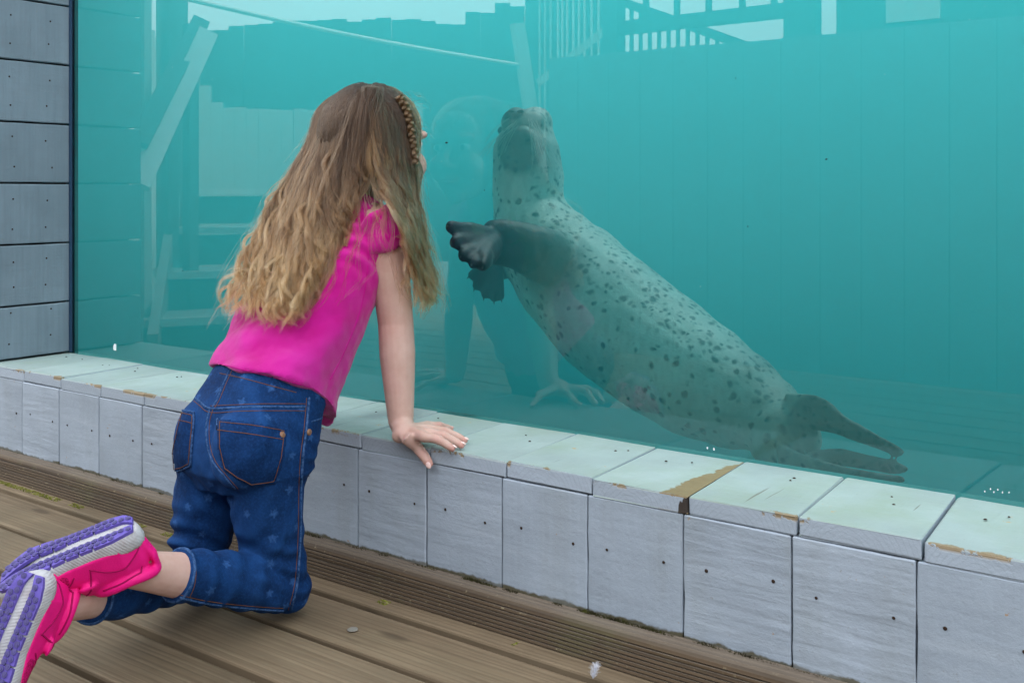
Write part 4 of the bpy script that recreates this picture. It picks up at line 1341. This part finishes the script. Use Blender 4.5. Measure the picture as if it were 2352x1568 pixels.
    for side_ in (1, -1):
        for x0, x1 in zip(cuts[:-1], cuts[1:]):
            n = max(3, int((x1 - x0) / .004))
            lo, hi = [], []
            for i in range(n + 1):
                x = x0 + .0012 + (x1 - x0 - .0024) * i / n
                inner = .0075 if x < .135 else .0075 * max(.1, (SL - x) / .053)
                if x < .02: inner = .0075 * max(.2, x / .02)
                outer = max(inner + .001, hw(x) * .90)
                for lst, zz in ((lo, -.0012), (hi, .0035)):
                    lst.append((Vector((x, side_ * inner, zz + lift_(x))), Vector((x, side_ * outer, zz + lift_(x)))))
            vlo = [(b2.verts.new(p), b2.verts.new(q_)) for p, q_ in lo]; vhi = [(b2.verts.new(p), b2.verts.new(q_)) for p, q_ in hi]
            for i in range(n):
                b2.faces.new((vlo[i][0], vlo[i + 1][0], vlo[i + 1][1], vlo[i][1]))
                b2.faces.new((vlo[i][1], vlo[i + 1][1], vhi[i + 1][1], vhi[i][1]))
                b2.faces.new((vlo[i][0], vhi[i][0], vhi[i + 1][0], vlo[i + 1][0]))
            for e in (0, n):
                b2.faces.new((vlo[e][0], vlo[e][1], vhi[e][1], vhi[e][0]))
        for x in np.arange(.010, .178, .0088):
            inner = .0075
            outer = hw(x) * .88
            k = 0
            yv = inner + .0042
            while yv < outer - .002:
                xx = x + (.0044 if k % 2 else 0)
                mm = Matrix.Translation((xx, side_ * yv, -.0018 + lift_(xx)))
                bmesh.ops.create_cone(lug, cap_ends=True, segments=6, radius1=.0040, radius2=.0036, depth=.0018, matrix=mm)
                bmesh.ops.create_cone(lug, cap_ends=True, segments=6, radius1=.0018, radius2=.0016, depth=.0018, matrix=Matrix.Translation((xx, side_ * yv, -.0024 + lift_(xx))))
                yv += .0080; k += 1
    bm_obj("outsole", b2, M_PURP, o)
    tag(bm_obj("tread", lug, M_PURPD, o), kind="stuff")
    return o
shoe("bright pink trainer crossed on top, violet sole turned upward", (-1.231, .836, .2266), (-.62, -.70, -.33), (.15, -.36, .92), 1)
shoe("bright pink trainer with its toe on the deck and violet sole facing back", W(80, 1308, 1.33), (0, -.45, -.89), (.35, -.83, .42), -1)

# ---- hair
t = NT("wavy_hair")
hi_ = t.n("ShaderNodeHairInfo")
hb = t.n("ShaderNodeBsdfHairPrincipled"); hb.parametrization = 'COLOR'
rc = t.ramp(hi_.outputs['Intercept'], [(0.0, (0.011, 0.0058, 0.0036)), (0.35, (0.017, 0.0086, 0.0048)), (0.65, (0.042, 0.020, 0.0085)), (1.0, (0.14, 0.064, 0.022))])
rc = t.mix(t.math('ADD', t.math('MULTIPLY', t.attr('tone'), .75), t.mapr(hi_.outputs['Random'], 0, 1, -.05, .25)), rc, t.ramp(hi_.outputs['Intercept'], [(0.0, (0.030, 0.0165, 0.0095)), (0.4, (0.090, 0.048, 0.023)), (0.7, (0.21, 0.122, 0.060)), (1.0, (0.34, 0.200, 0.095))]))
t.l(rc, hb.inputs['Color'])
hb.inputs['Roughness'].default_value = 0.38; hb.inputs['Radial Roughness'].default_value = 0.5
hb.inputs['IOR'].default_value = 1.38
if 'Random Color' in hb.inputs: hb.inputs['Random Color'].default_value = 0.3
t.l(hb.outputs[0], t.out.inputs['Surface'])
t.t.nodes.remove(t.b)
M_HAIR = t.m
t = NT("braid_hair")
hb = t.n("ShaderNodeBsdfHairPrincipled"); hb.parametrization = 'COLOR'
hi_ = t.n("ShaderNodeHairInfo")
t.l(t.mix(hi_.outputs['Random'], (0.045, 0.024, 0.012), (0.17, 0.095, 0.045)), hb.inputs['Color'])
hb.inputs['Roughness'].default_value = 0.35; hb.inputs['IOR'].default_value = 1.45
t.l(hb.outputs[0], t.out.inputs['Surface']); t.t.nodes.remove(t.b)
M_BRAID = t.m
# flow lines over the back of the head, the back and the shoulder (picture px, py, depth)
FLOW1 = [
    [(828, 204, 1.905), (768, 222, 1.905), (730, 256, 1.900), (706, 326, 1.880), (672, 392, 1.855), (636, 452, 1.825), (594, 538, 1.775), (546, 628, 1.720), (500, 738, 1.670)],
    [(832, 202, 1.880), (780, 236, 1.850), (748, 300, 1.832), (722, 380, 1.812), (684, 470, 1.780), (644, 560, 1.735), (604, 650, 1.690), (572, 712, 1.655), (546, 756, 1.640)],
    [(838, 200, 1.850), (804, 245, 1.812), (782, 310, 1.795), (760, 390, 1.782), (728, 480, 1.752), (692, 570, 1.708), (656, 655, 1.665), (634, 722, 1.635), (612, 768, 1.620)],
    [(846, 200, 1.840), (828, 250, 1.798), (814, 320, 1.785), (800, 400, 1.772), (774, 490, 1.742), (744, 575, 1.700), (712, 655, 1.660), (682, 718, 1.635), (655, 768, 1.618)],
    [(852, 200, 1.836), (848, 255, 1.790), (840, 325, 1.776), (826, 400, 1.768), (800, 480, 1.742), (774, 560, 1.712), (744, 635, 1.685), (716, 700, 1.660), (690, 752, 1.640)]]
FLOW2 = [
    [(850, 200, 1.838), (860, 260, 1.790), (868, 330, 1.774), (876, 395, 1.760), (892, 445, 1.735), (912, 490, 1.712), (928, 540, 1.702), (938, 590, 1.712), (945, 640, 1.722), (950, 690, 1.725), (952, 735, 1.722)],
    [(854, 200, 1.842), (880, 262, 1.800), (892, 335, 1.785), (898, 400, 1.772), (908, 450, 1.745), (926, 500, 1.728), (944, 555, 1.722), (958, 610, 1.735), (968, 660, 1.745), (972, 705, 1.745), (966, 742, 1.740)],
    [(856, 200, 1.850), (902, 262, 1.825), (918, 335, 1.812), (926, 400, 1.800), (938, 455, 1.780), (952, 510, 1.765), (966, 565, 1.762), (980, 620, 1.770), (990, 668, 1.775), (993, 705, 1.775), (984, 735, 1.772)],
    [(862, 200, 1.862), (920, 252, 1.856), (946, 330, 1.856), (954, 395, 1.848), (958, 455, 1.830), (968, 512, 1.810), (980, 570, 1.800), (993, 622, 1.800), (1002, 665, 1.800), (1008, 695, 1.800), (1004, 716, 1.796)]]
def resample(line, k):
    P = np.array([np.array(W(*p)) for p in line])
    d = np.r_[0, np.cumsum(np.linalg.norm(np.diff(P, axis=0), axis=1))]; d /= d[-1]
    # smooth: interpolate through a fine Catmull-Rom
    pp, _ = smooth_path([Vector(p) for p in P], [1] * len(P), 8)
    Q = np.array([tuple(p) for p in pp])
    d = np.r_[0, np.cumsum(np.linalg.norm(np.diff(Q, axis=0), axis=1))]; d /= d[-1]
    tt = np.linspace(0, 1, k)
    return np.stack([np.interp(tt, d, Q[:, i]) for i in range(3)], 1)
KP = 34
TT = np.linspace(0, 1, KP)
TONE = []
def family(flow, n_clump, per, radius, wave, seed, thick=.022, tipcurl=.016, frizz=.0016, srange=(0, 1)):
    rg = np.random.default_rng(seed)
    F = np.stack([resample(l, KP) for l in flow])          # m x k x 3
    m = len(flow)
    out = []
    vdir = -np.array((W(800, 500, 1.0) - EYEP).normalized())   # towards the viewer's side of the body, i.e. out from her back
    for ci in range(n_clump):
        s = srange[0] + (srange[1] - srange[0]) * (ci + rg.random()) / n_clump
        f = s * (m - 1); i = min(int(f), m - 2); fr = f - i
        base = F[i] * (1 - fr) + F[i + 1] * fr
        across = F[i + 1] - F[i]; across /= np.linalg.norm(across, axis=1)[:, None] + 1e-9
        layer = rg.random() ** 1.4
        depth = (-thick * layer)                       # further in from the top layer
        ph = 6.283 * (s * 2.3) + rg.normal(0, .6); wl = rg.uniform(.095, .145)
        L = np.linalg.norm(np.diff(base, axis=0), axis=1).sum() * rg.uniform(.86, 1.06)
        stp = TT * L
        env = np.clip((TT - .16) / .45, 0, 1)
        amp = wave * rg.uniform(.55, 1.35)
        end = 1.0 - .24 * rg.random() ** 2.0                     # uneven lengths
        tt = TT * end
        cl = np.stack([np.interp(tt, TT, base[:, a]) for a in range(3)], 1)
        ac = np.stack([np.interp(tt, TT, across[:, a]) for a in range(3)], 1)
        w1 = np.sin(6.283 * stp / wl + ph) * amp * env
        w2 = np.cos(6.283 * stp / wl + ph + .6) * amp * .7 * env
        w1 = w1 + .18 * amp * env * np.sin(6.283 * stp / (wl * .43) + ph * 1.7)
        cl = cl + ac * (w1 + rg.normal(0, .010) * env)[:, None] + vdir * (w2 + depth * np.clip(TT / .12, 0, 1))[:, None]
        # curl at the tip
        ct = np.clip((TT - .84) / .16, 0, 1)
        ca = rg.normal(0, 1) * 2.2
        tipc = tipcurl * rg.uniform(.3, 1.3)
        cl = cl + ac * (np.sin(ct * ca) * tipc * ct)[:, None] + np.array((0, 0, 1.0)) * (tipc * .5 * ct ** 2)[:, None]
        rad = radius * rg.uniform(.6, 1.3)
        npz = int(per * rg.uniform(.6, 1.4))
        ang = rg.random(npz) * 6.283; rr = np.sqrt(rg.random(npz)) * rad
        tip = 1 - .55 * TT ** 1.6
        rootspread = 1 + 1.4 * np.clip(1 - TT / .35, 0, 1)
        sp_ = tip * rootspread
        o1 = (rr * np.cos(ang))[:, None] * sp_[None]; o2 = (rr * np.sin(ang))[:, None] * sp_[None] * .8
        st_ = cl[None] + ac[None] * o1[:, :, None] + vdir * o2[:, :, None]
        # frizz
        k0 = rg.random((npz, 1)) * 50
        fz = frizz * (.25 + TT[None] * 1.0)
        for a in range(3):
            st_[:, :, a] += fz * (np.sin(TT[None] * rg.uniform(9, 26, (npz, 1)) + k0 * (a + 1)) + .5 * np.sin(TT[None] * rg.uniform(30, 60, (npz, 1)) + k0 * 2.3))
        # random cut
        cut = np.clip(1 - np.abs(rg.normal(0, .10, npz)), .6, 1.0)
        for q_ in range(npz):
            if cut[q_] < .995:
                tq = TT * cut[q_]
                for a in range(3): st_[q_, :, a] = np.interp(tq, TT, st_[q_, :, a])
        out.append(st_)
        TONE.append(np.full(npz, np.clip(rg.normal(.42, .5) + .1 * layer, 0, 1)))
    return np.concatenate(out)
H = [family(FLOW1, 230, 50, .0058, .0120, 21, .030, tipcurl=.026, frizz=.0014),
     family(FLOW2, 115, 42, .0050, .0115, 22, .022, tipcurl=.032, frizz=.0014),
     family(FLOW1, 80, 10, .012, .008, 23, .004, frizz=.0034),            # loose top hairs
     family(FLOW2, 40, 8, .011, .008, 24, .004, frizz=.0034),
     family([FLOW1[4], FLOW2[0]], 12, 10, .0034, .006, 25, .006, frizz=.0030)]
NAPE = [[l[0], l[1], l[2], l[3], (l[3][0] * .55 + l[4][0] * .45, l[3][1] * .55 + l[4][1] * .45 + 6, l[3][2] + .012)] for l in (FLOW1[3], FLOW1[4], FLOW2[0], FLOW2[1])]
H.append(family(NAPE, 60, 34, .0060, .0030, 26, .016, tipcurl=.004))
allh = np.concatenate(H)
# keep the roots on the head and the strands off the body
CEN = np.array(HC + HR @ Vector((0, -0.008, 0.014))); RAD = np.array((0.0815, 0.098, 0.0920))
flat = allh.reshape(-1, 3)
q = (flat - CEN) / RAD; l_ = np.linalg.norm(q, axis=1)
ins = l_ < 1.0
flat[ins] = CEN + q[ins] / np.maximum(l_[ins], 1e-6)[:, None] * RAD * (1.0 + .06 * RNG.random(ins.sum()))[:, None]
allh = flat.reshape(allh.shape)
# push out of the shirt
flat = allh.reshape(-1, 3)
for i in range(len(flat)):
    loc, nn, idx, dist = SHIRT.find_nearest(Vector(flat[i]), .03)
    if loc is not None:
        dd = (Vector(flat[i]) - loc).dot(nn)
        if dd < .0015:
            flat[i] = loc + nn * (.0015 + .004 * random.random())
allh = flat.reshape(allh.shape)
hr = np.linspace(.00030, .00013, KP)[None].repeat(len(allh), 0) * RNG.uniform(.8, 1.25, (len(allh), 1))
hair = hair_curves("hair", allh, hr, M_HAIR, person)
ta = hair.data.attributes.new("tone", 'FLOAT', 'CURVE'); ta.data.foreach_set("value", np.concatenate(TONE).astype(np.float32))
hair["label"] = "long wavy light brown hair, blonder towards the tips"
def tone_all(o, lo_=.3, hi2=.8):
    n_ = len(o.data.curves)
    q_ = o.data.attributes.new("tone", 'FLOAT', 'CURVE'); q_.data.foreach_set("value", RNG.uniform(lo_, hi2, n_).astype(np.float32))
# scalp under the hair
t = NT("hair_base"); c = t.coord(scale=(80, 80, 6)); n1 = t.noise(c, 3, 4)
M_HBASE = t.set(t.mix(n1, (0.05, 0.032, 0.02), (0.12, 0.078, 0.048)), .8, t.bump(n1, .8, .002), .2)
b2 = bmesh.new(); ball_into(b2, Vector(CEN) + Vector((0, -.006, .003)), (.0795, .0945, .0895), seg=36)
for vv_ in list(b2.verts):
    r_ = vv_.co - Vector(CEN)
    if r_.y > .050 and r_.z < .038: b2.verts.remove(vv_)
    elif r_.y > .02 and r_.z < -.02: b2.verts.remove(vv_)
bm_obj("scalp_hair", b2, M_HBASE, person, True)
# hair on the far (left) side of the head and over the crown
rg = np.random.default_rng(5)
cap = []
for i in range(4200):
    az = rg.uniform(-1.9, 1.25) if i < 2600 else rg.uniform(-1.75, -.62); el0 = rg.uniform(1.2, 1.5)
    drop = rg.uniform(1.0, 1.5)
    if -1.75 < az < -.6 or .6 < az < 1.2: drop = rg.uniform(1.5, 2.6)
    side_ = math.sin(az)
    if math.cos(az) > .55: drop = rg.uniform(.7, 1.05)
    P = []
    for u in TT:
        el = el0 - drop * u
        if el > -.35:
            p = np.array((math.sin(az) * math.cos(el), math.cos(az) * math.cos(el), math.sin(el))) * 1.03
            P.append(CEN + p * RAD)
        else:
            P.append(P[-1] + np.array((math.sin(az) * .0004, math.cos(az) * .0002 - .001, -.0052)))
    cap.append(P)
cap = np.array(cap)
cap += (rg.normal(0, .002, (len(cap), 1, 3))) * TT[None, :, None]
for a in range(3): cap[:, :, a] += .0022 * np.clip(TT * 2, 0, 1)[None] * np.sin(TT[None] * rg.uniform(8, 20, (len(cap), 1)) + rg.random((len(cap), 1)) * 6.28)
far = cap
tone_all(hair_curves("crown_hair", far, np.full(far.shape[:2], .00026), M_HAIR, person), .1, .6)
# braid from the temple
path = [W(914, 220, 1.845), W(929, 244, 1.845), W(939, 275, 1.845), W(945, 310, 1.845), W(950, 340, 1.845), W(954, 376, 1.842)]
pp, _ = smooth_path(path, [1] * len(path), 12)
B = np.array([tuple(p) for p in pp]); nb = len(B)
tang = np.gradient(B, axis=0); tang /= np.linalg.norm(tang, axis=1)[:, None]
outv = -np.array((W(935, 290, 1.0) - EYEP).normalized()) + np.array((.25, 0, 0)); outv /= np.linalg.norm(outv)
sidev = np.cross(tang, outv); sidev /= np.linalg.norm(sidev, axis=1)[:, None]
br_, brr = [], []
for strand in range(3):
    ph = strand * 2.094
    th = np.linspace(0, 6.283 * 3.6, nb) + ph
    env = np.linspace(1.0, .75, nb)
    ctr = B + sidev * (np.sin(th) * .0040 * env)[:, None] + outv * (np.sin(2 * th) * .0030 * env + .004)[:, None]
    for k in range(130):
        a, r = rg.random() * 6.283, math.sqrt(rg.random()) * .0046
        fzz = .0009 * rg.random() * np.sin(np.linspace(0, rg.uniform(15, 45), nb) + rg.random() * 6)
        br_.append(ctr + sidev * (r * math.cos(a) * env + fzz)[:, None] + outv * (r * math.sin(a) * env)[:, None])
br_ = np.array(br_)
tone_all(hair_curves("braid", br_, np.full(br_.shape[:2], .00026), M_BRAID, person), .5, 1.0)
# fly-away hairs around the outline
fl = []
srcs = [(FLOW1[0], -1), (FLOW2[3], 1), (FLOW1[1], -1), (FLOW2[3], 1)]
for i in range(260):
    line, sg = srcs[rg.integers(0, 4)]
    base = resample(line, KP)
    s0, s1 = sorted(rg.uniform(0.02, 1.0, 2))
    if s1 - s0 < .12: s1 = min(1, s0 + .2)
    tq = np.linspace(s0, s1, KP)
    P = np.stack([np.interp(tq, TT, base[:, a]) for a in range(3)], 1)
    off = np.array((CT, ST, 0)) * sg * rg.uniform(.004, .024)
    u = TT[:, None]
    P = P + off * (u ** 1.3) + np.array((0, 0, 1)) * rg.normal(0, .006) * u + .003 * np.sin(u * rg.uniform(4, 16) + rg.random(3) * 6)
    fl.append(P)
for i in range(90):   # fuzz at the forehead
    p0 = np.array(W(rg.uniform(905, 962), rg.uniform(212, 300), 1.875))
    d = np.array((CT, ST, 0)) * rg.uniform(.2, 1.0) + np.array((0, 0, rg.uniform(-.3, .9)))
    ln = rg.uniform(.012, .034)
    u = TT[:, None]
    P = p0 + d * ln * u + np.array((0, 0, -1)) * ln * .6 * u ** 2 + .002 * np.sin(u * 7 + rg.random(3) * 6)
    fl.append(P)
fl = np.array(fl)
tone_all(hair_curves("flyaway_hair", fl, np.full(fl.shape[:2], .00012), M_HAIR, person), .4, 1.0)
# ------------------------------------------------------------------ the seal
t = NT("seal_fur")
c = t.coord()
sp1 = t.n("ShaderNodeTexVoronoi"); sp1.inputs['Scale'].default_value = 1.0
cs = t.n("ShaderNodeVectorMath", operation='ADD')
wob = t.n("ShaderNodeTexNoise"); wob.inputs['Scale'].default_value = 26; wob.inputs['Detail'].default_value = 4
t.l(c, wob.inputs['Vector'])
wm = t.n("ShaderNodeVectorMath", operation='SCALE'); wm.inputs['Scale'].default_value = 0.030
t.l(wob.outputs['Color'], wm.inputs[0]); t.l(c, cs.inputs[0]); t.l(wm.outputs[0], cs.inputs[1])
def spots(scale, r0, r1, keep):
    vo = t.n("ShaderNodeTexVoronoi"); vo.inputs['Scale'].default_value = scale
    vo.inputs['Randomness'].default_value = 1.0
    t.l(cs.outputs[0], vo.inputs['Vector'])
    sep = t.n("ShaderNodeSeparateColor"); t.l(vo.outputs['Color'], sep.inputs[0])
    size = t.mapr(sep.outputs[0], 0, 1, r0 * .5, r0)
    d = t.math('SUBTRACT', vo.outputs['Distance'], size)
    m = t.mapr(d, -.06, r1 + .06, 1, 0)
    k = t.math('LESS_THAN', sep.outputs[1], keep)
    return t.math('MULTIPLY', m, k)
back = t.attr("back")
s1 = spots(46, .31, .10, .68)
s2 = t.math('MULTIPLY', spots(70, .32, .12, .75), t.mapr(back, .25, .6, .15, 1))
s = t.math('MAXIMUM', s1, s2)
n1 = t.noise(c, 9, 5, .6); n2 = t.noise(c, 130, 4, .6)
n3 = t.noise(t.coord(scale=(60, 60, 14), rot=(0, .8, 0)), 1.5, 4, .6)
base = t.mix(t.mapr(n1, .3, .7), (0.62, 0.66, 0.59), (0.82, 0.86, 0.77))
base = t.mix(t.mapr(n3, .45, .7, 0, .30), base, (0.30, 0.33, 0.31))
base = t.mix(t.math('MULTIPLY', back, t.mapr(n1, .25, .7, .2, .9)), base, (0.24, 0.28, 0.28))
base = t.mix(t.math('MULTIPLY', s, t.mapr(n3, .3, .6, 1.0, .75)), base, (0.025, 0.04, 0.045))
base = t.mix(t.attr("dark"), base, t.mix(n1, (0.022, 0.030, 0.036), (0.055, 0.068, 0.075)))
M_SEAL = t.set(base, .55, t.bump(t.math('ADD', n2, t.math('MULTIPLY', n1, 2)), .35, .003), .3)
SV = 1.99
def SP(px, py, dv=0.0): return WV(px, py, SV + dv)
bm = bmesh.new()
def sr(px_half, px, dv=0.0):      # picture half-width -> metres
    Y = (SV + dv) / (ST * (px - PCX) / FPX + CT)
    return px_half * Y / FPX
spine = [(1203, 285, 44, .00), (1208, 312, 68, .0), (1210, 352, 79, -.005), (1213, 410, 83, -.01), (1214, 462, 84, -.01), (1228, 520, 97, -.01), (1262, 575, 113, -.005), (1318, 640, 131, 0),
         (1400, 722, 143, 0), (1500, 800, 143, 0), (1600, 868, 135, -.01), (1690, 918, 116, -.02), (1768, 958, 88, -.03), (1825, 985, 62, -.03)]
pts = [SP(a, b, d) for a, b, w_, d in spine]; rad = [sr(w_, a, d) for a, b, w_, d in spine]
rad2 = [(r, r * (1.04 if i > 4 else .98)) for i, r in enumerate(rad)]
p2, r2 = smooth_path(pts, rad2, 5)
tube_into(bm, p2, r2, 28, Vector((.6, 0, .8)))
# muzzle pads, chin, brow
ball_into(bm, SP(1186, 282, -.022), (.036, .036, .036)); ball_into(bm, SP(1222, 286, -.012), (.040, .038, .038))
ball_into(bm, SP(1200, 322, -.052), (.036, .026, .034))
ball_into(bm, SP(1186, 256, -.02), (.016, .022, .012)); ball_into(bm, SP(1232, 284, .01), (.040, .045, .042))
def flipper(root, rr, wrist, wr, tips, tr, ref=Vector((0, 0, 1)), flat=.5):
    p, r = smooth_path(root + [wrist], rr + [wr], 4)
    tube_into(bm, p, r, 16, ref)
    w0 = wrist.lerp(root[-1], .35)
    for i, tp in enumerate(tips):
        mid = w0.lerp(tp, .5) + Vector((0, 0, .002))
        tube_into(bm, [w0, mid, tp], [(tr * 1.5, tr * 1.0), (tr * 1.4, tr * .85), (tr * .75, tr * .5)], 12, ref)
    for a, b in zip(tips[:-1], tips[1:]):     # webs
        tube_into(bm, [w0, w0.lerp(a.lerp(b, .5), .82)], [(tr * 1.6, tr * .9), (tr * 1.3, tr * .5)], 10, ref)
CLAWS = []
def sheet(top, bot, dv0, dv1, thick=.006, nc=9, ridge=.006):
    P1 = [Vector((a_, b_, 0)) for a_, b_ in top]; P2 = [Vector((a_, b_, 0)) for a_, b_ in bot]
    A1, _ = smooth_path(P1, [1] * len(P1), 4); A2, _ = smooth_path(P2, [1] * len(P2), 4)
    nl = len(A1); rings = []
    for i in range(nl):
        s_ = i / (nl - 1); dv = dv0 + (dv1 - dv0) * s_
        f_, k_ = [], []
        for j in range(nc):
            q_ = A1[i].lerp(A2[i], j / (nc - 1))
            off_ = ridge * (1 if j % 2 else -1) * min(1, s_ * 2)
            ed = .5 + .5 * math.sin(math.pi * j / (nc - 1)) ** .5
            tk = thick * ed * (1.5 - .8 * s_)
            f_.append(SP(q_.x, q_.y, dv + off_ - tk)); k_.append(SP(q_.x, q_.y, dv + off_ + tk))
        rings.append(f_ + list(reversed(k_)))
    loft_into(bm, rings)

# near fore flipper, reaching to the glass
wr1 = SP(1120, 556, -.265)
tips1 = [SP(1031, 520, -.40), SP(1040, 556, -.405), SP(1060, 588, -.40), SP(1084, 606, -.39), SP(1108, 612, -.38)]
flipper([SP(1285, 600, -.085), SP(1235, 582, -.16), SP(1180, 562, -.215)], [(.066, .050), (.060, .042), (.052, .030)], wr1, (.047, .022), tips1, .0175)
CLAWS += [(tips1[i], (tips1[i] - wr1).normalized()) for i in range(5)]
# far fore flipper
wr2 = SP(1125, 615, -.03)
tips2 = [SP(1080, 634, -.08), SP(1092, 660, -.08), SP(1112, 680, -.07), SP(1134, 688, -.06), SP(1150, 684, -.05)]
flipper([SP(1195, 590, .02), SP(1155, 600, .0)], [(.045, .035), (.043, .028)], wr2, (.038, .018), tips2, .0165)
CLAWS += [(tips2[i], (tips2[i] - wr2).normalized()) for i in range(5)]
# hind flippers
ball_into(bm, SP(1800, 1005, -.07), (.072, .06, .074))
sheet([(1800, 902), (1868, 906), (1908, 924), (1945, 958), (2000, 988), (2045, 1012), (2082, 1036)], [(1805, 990), (1862, 988), (1905, 994), (1940, 1004), (1985, 1022), (2032, 1040), (2070, 1050)], -.08, -.13, .008)
sheet([(1850, 1036), (1925, 1030), (1990, 1040), (2050, 1056), (2088, 1072)], [(1850, 1074), (1925, 1072), (1990, 1080), (2050, 1090), (2088, 1084)], -.12, -.14, .007, ridge=.004)
sheet([(1780, 1010), (1855, 1044), (1920, 1064), (1990, 1080), (2078, 1092)], [(1790, 1090), (1860, 1098), (1930, 1106), (2000, 1112), (2084, 1110)], -.13, -.18, .008, ridge=.004)
tube_into(bm, [SP(1800, 930, .02), SP(1850, 925, .03), SP(1880, 935, .03)], [.03, .016, .008], 10)
me, v, nrm = fuse(bm, .0042, 10)
v = v + nrm * (.0025 * vnoise(v, 14) + .0012 * vnoise(v, 40, 2))[:, None]
set_co(me, v)
me2 = me
pa = np.array([tuple(p) for p in p2])
dmin = np.full(len(v), 9.0); near_i = np.zeros(len(v), int)
for i, p in enumerate(pa):
    d = np.linalg.norm(v - p, axis=1); m = d < dmin; dmin[m] = d[m]; near_i[m] = i
rn = np.array([r[0] for r in r2])[near_i]
off = (v - pa[near_i]) / rn[:, None]
backd = np.array((.62, .30, .72)); backd /= np.linalg.norm(backd)
bk = np.clip((off @ backd) * 1.1 + .05, 0, 1)
beyond = np.clip((dmin / rn - 1.12) / .25, 0, 1)
dark = np.zeros(len(v))
def blob(px, py, dv, r, a=1.0):
    global dark
    p = np.array(SP(px, py, dv))
    dark = np.maximum(dark, a * np.clip(2.4 * (1.25 - np.linalg.norm(v - p, axis=1) / r), 0, 1))
for a in ((1120, 556, -.28, .085), (1060, 570, -.39, .075), (1190, 562, -.22, .075),  (1110, 640, -.06, .10), (1140, 670, -.06, .07)): blob(*a)
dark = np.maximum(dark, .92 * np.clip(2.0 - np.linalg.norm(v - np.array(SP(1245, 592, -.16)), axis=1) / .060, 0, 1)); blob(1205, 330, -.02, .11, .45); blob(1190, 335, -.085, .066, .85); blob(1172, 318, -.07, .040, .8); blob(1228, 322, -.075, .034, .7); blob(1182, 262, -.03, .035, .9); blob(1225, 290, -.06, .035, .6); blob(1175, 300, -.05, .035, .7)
dark = np.maximum(dark, .45 * np.clip(1.5 - np.linalg.norm(v - np.array(SP(1800, 1000, -.08)), axis=1) / .16, 0, 1)); blob(1860, 965, -.11, .05, .75); blob(1960, 1000, -.13, .1, .8); blob(1850, 1020, -.14, .07, .7); blob(1980, 1065, -.15, .12, .7); blob(1900, 950, -.11, .06, .8)  # rear body fur darkened: its shade put into the colour; hind flippers dark
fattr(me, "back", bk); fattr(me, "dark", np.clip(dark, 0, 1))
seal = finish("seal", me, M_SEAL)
tag(seal, "pale spotted seal upright in the water, flipper held against the glass", "seal")
M_CLAW = plain("dark_claw", (0.05, 0.045, 0.04), .4)
for p, d in CLAWS:
    b2 = bmesh.new()
    tube_into(b2, [p - d * .006, p + d * .004, p + d * .009 + Vector((0, 0, -.003))], [.0034, .0024, .0007], 8)
    bm_obj("claw", b2, M_CLAW, seal, True)
M_NOSE = plain("dark_nostril", (0.015, 0.018, 0.02), .3)
for px in (1174, 1196):
    b2 = bmesh.new(); ball_into(b2, SP(px, 256, -.043), (.010, .006, .004)); bm_obj("nostril", b2, M_NOSE, seal, True)
for px, py, dv in ((1152, 300, .055), (1258, 300, .055)):
    b2 = bmesh.new(); ball_into(b2, SP(px, py, dv), .010); bm_obj("eye", b2, M_NOSE, seal, True)
wk = []
rg = np.random.default_rng(9)
for i in range(30):
    sd = -1 if i % 2 else 1
    p0 = np.array(SP(1180 + (0 if sd < 0 else 42) + rg.uniform(-12, 12), 276 + rg.uniform(-8, 20), -.066))
    d = np.array((CT, ST, 0)) * sd * rg.uniform(.2, .8) + np.array((0, -.35, -rg.uniform(.4, 1.1))); d /= np.linalg.norm(d)
    ln = rg.uniform(.05, .10)
    u = np.linspace(0, 1, 10)[:, None]
    wk.append(p0 + d * ln * u + np.array((0, 0, -1)) * ln * .35 * u ** 2)
wk = np.array(wk)
M_WHISK = plain("pale_whisker", (0.48, 0.50, 0.46), .4)
hair_curves("whiskers", wk, np.full(wk.shape[:2], .00038), M_WHISK, seal)
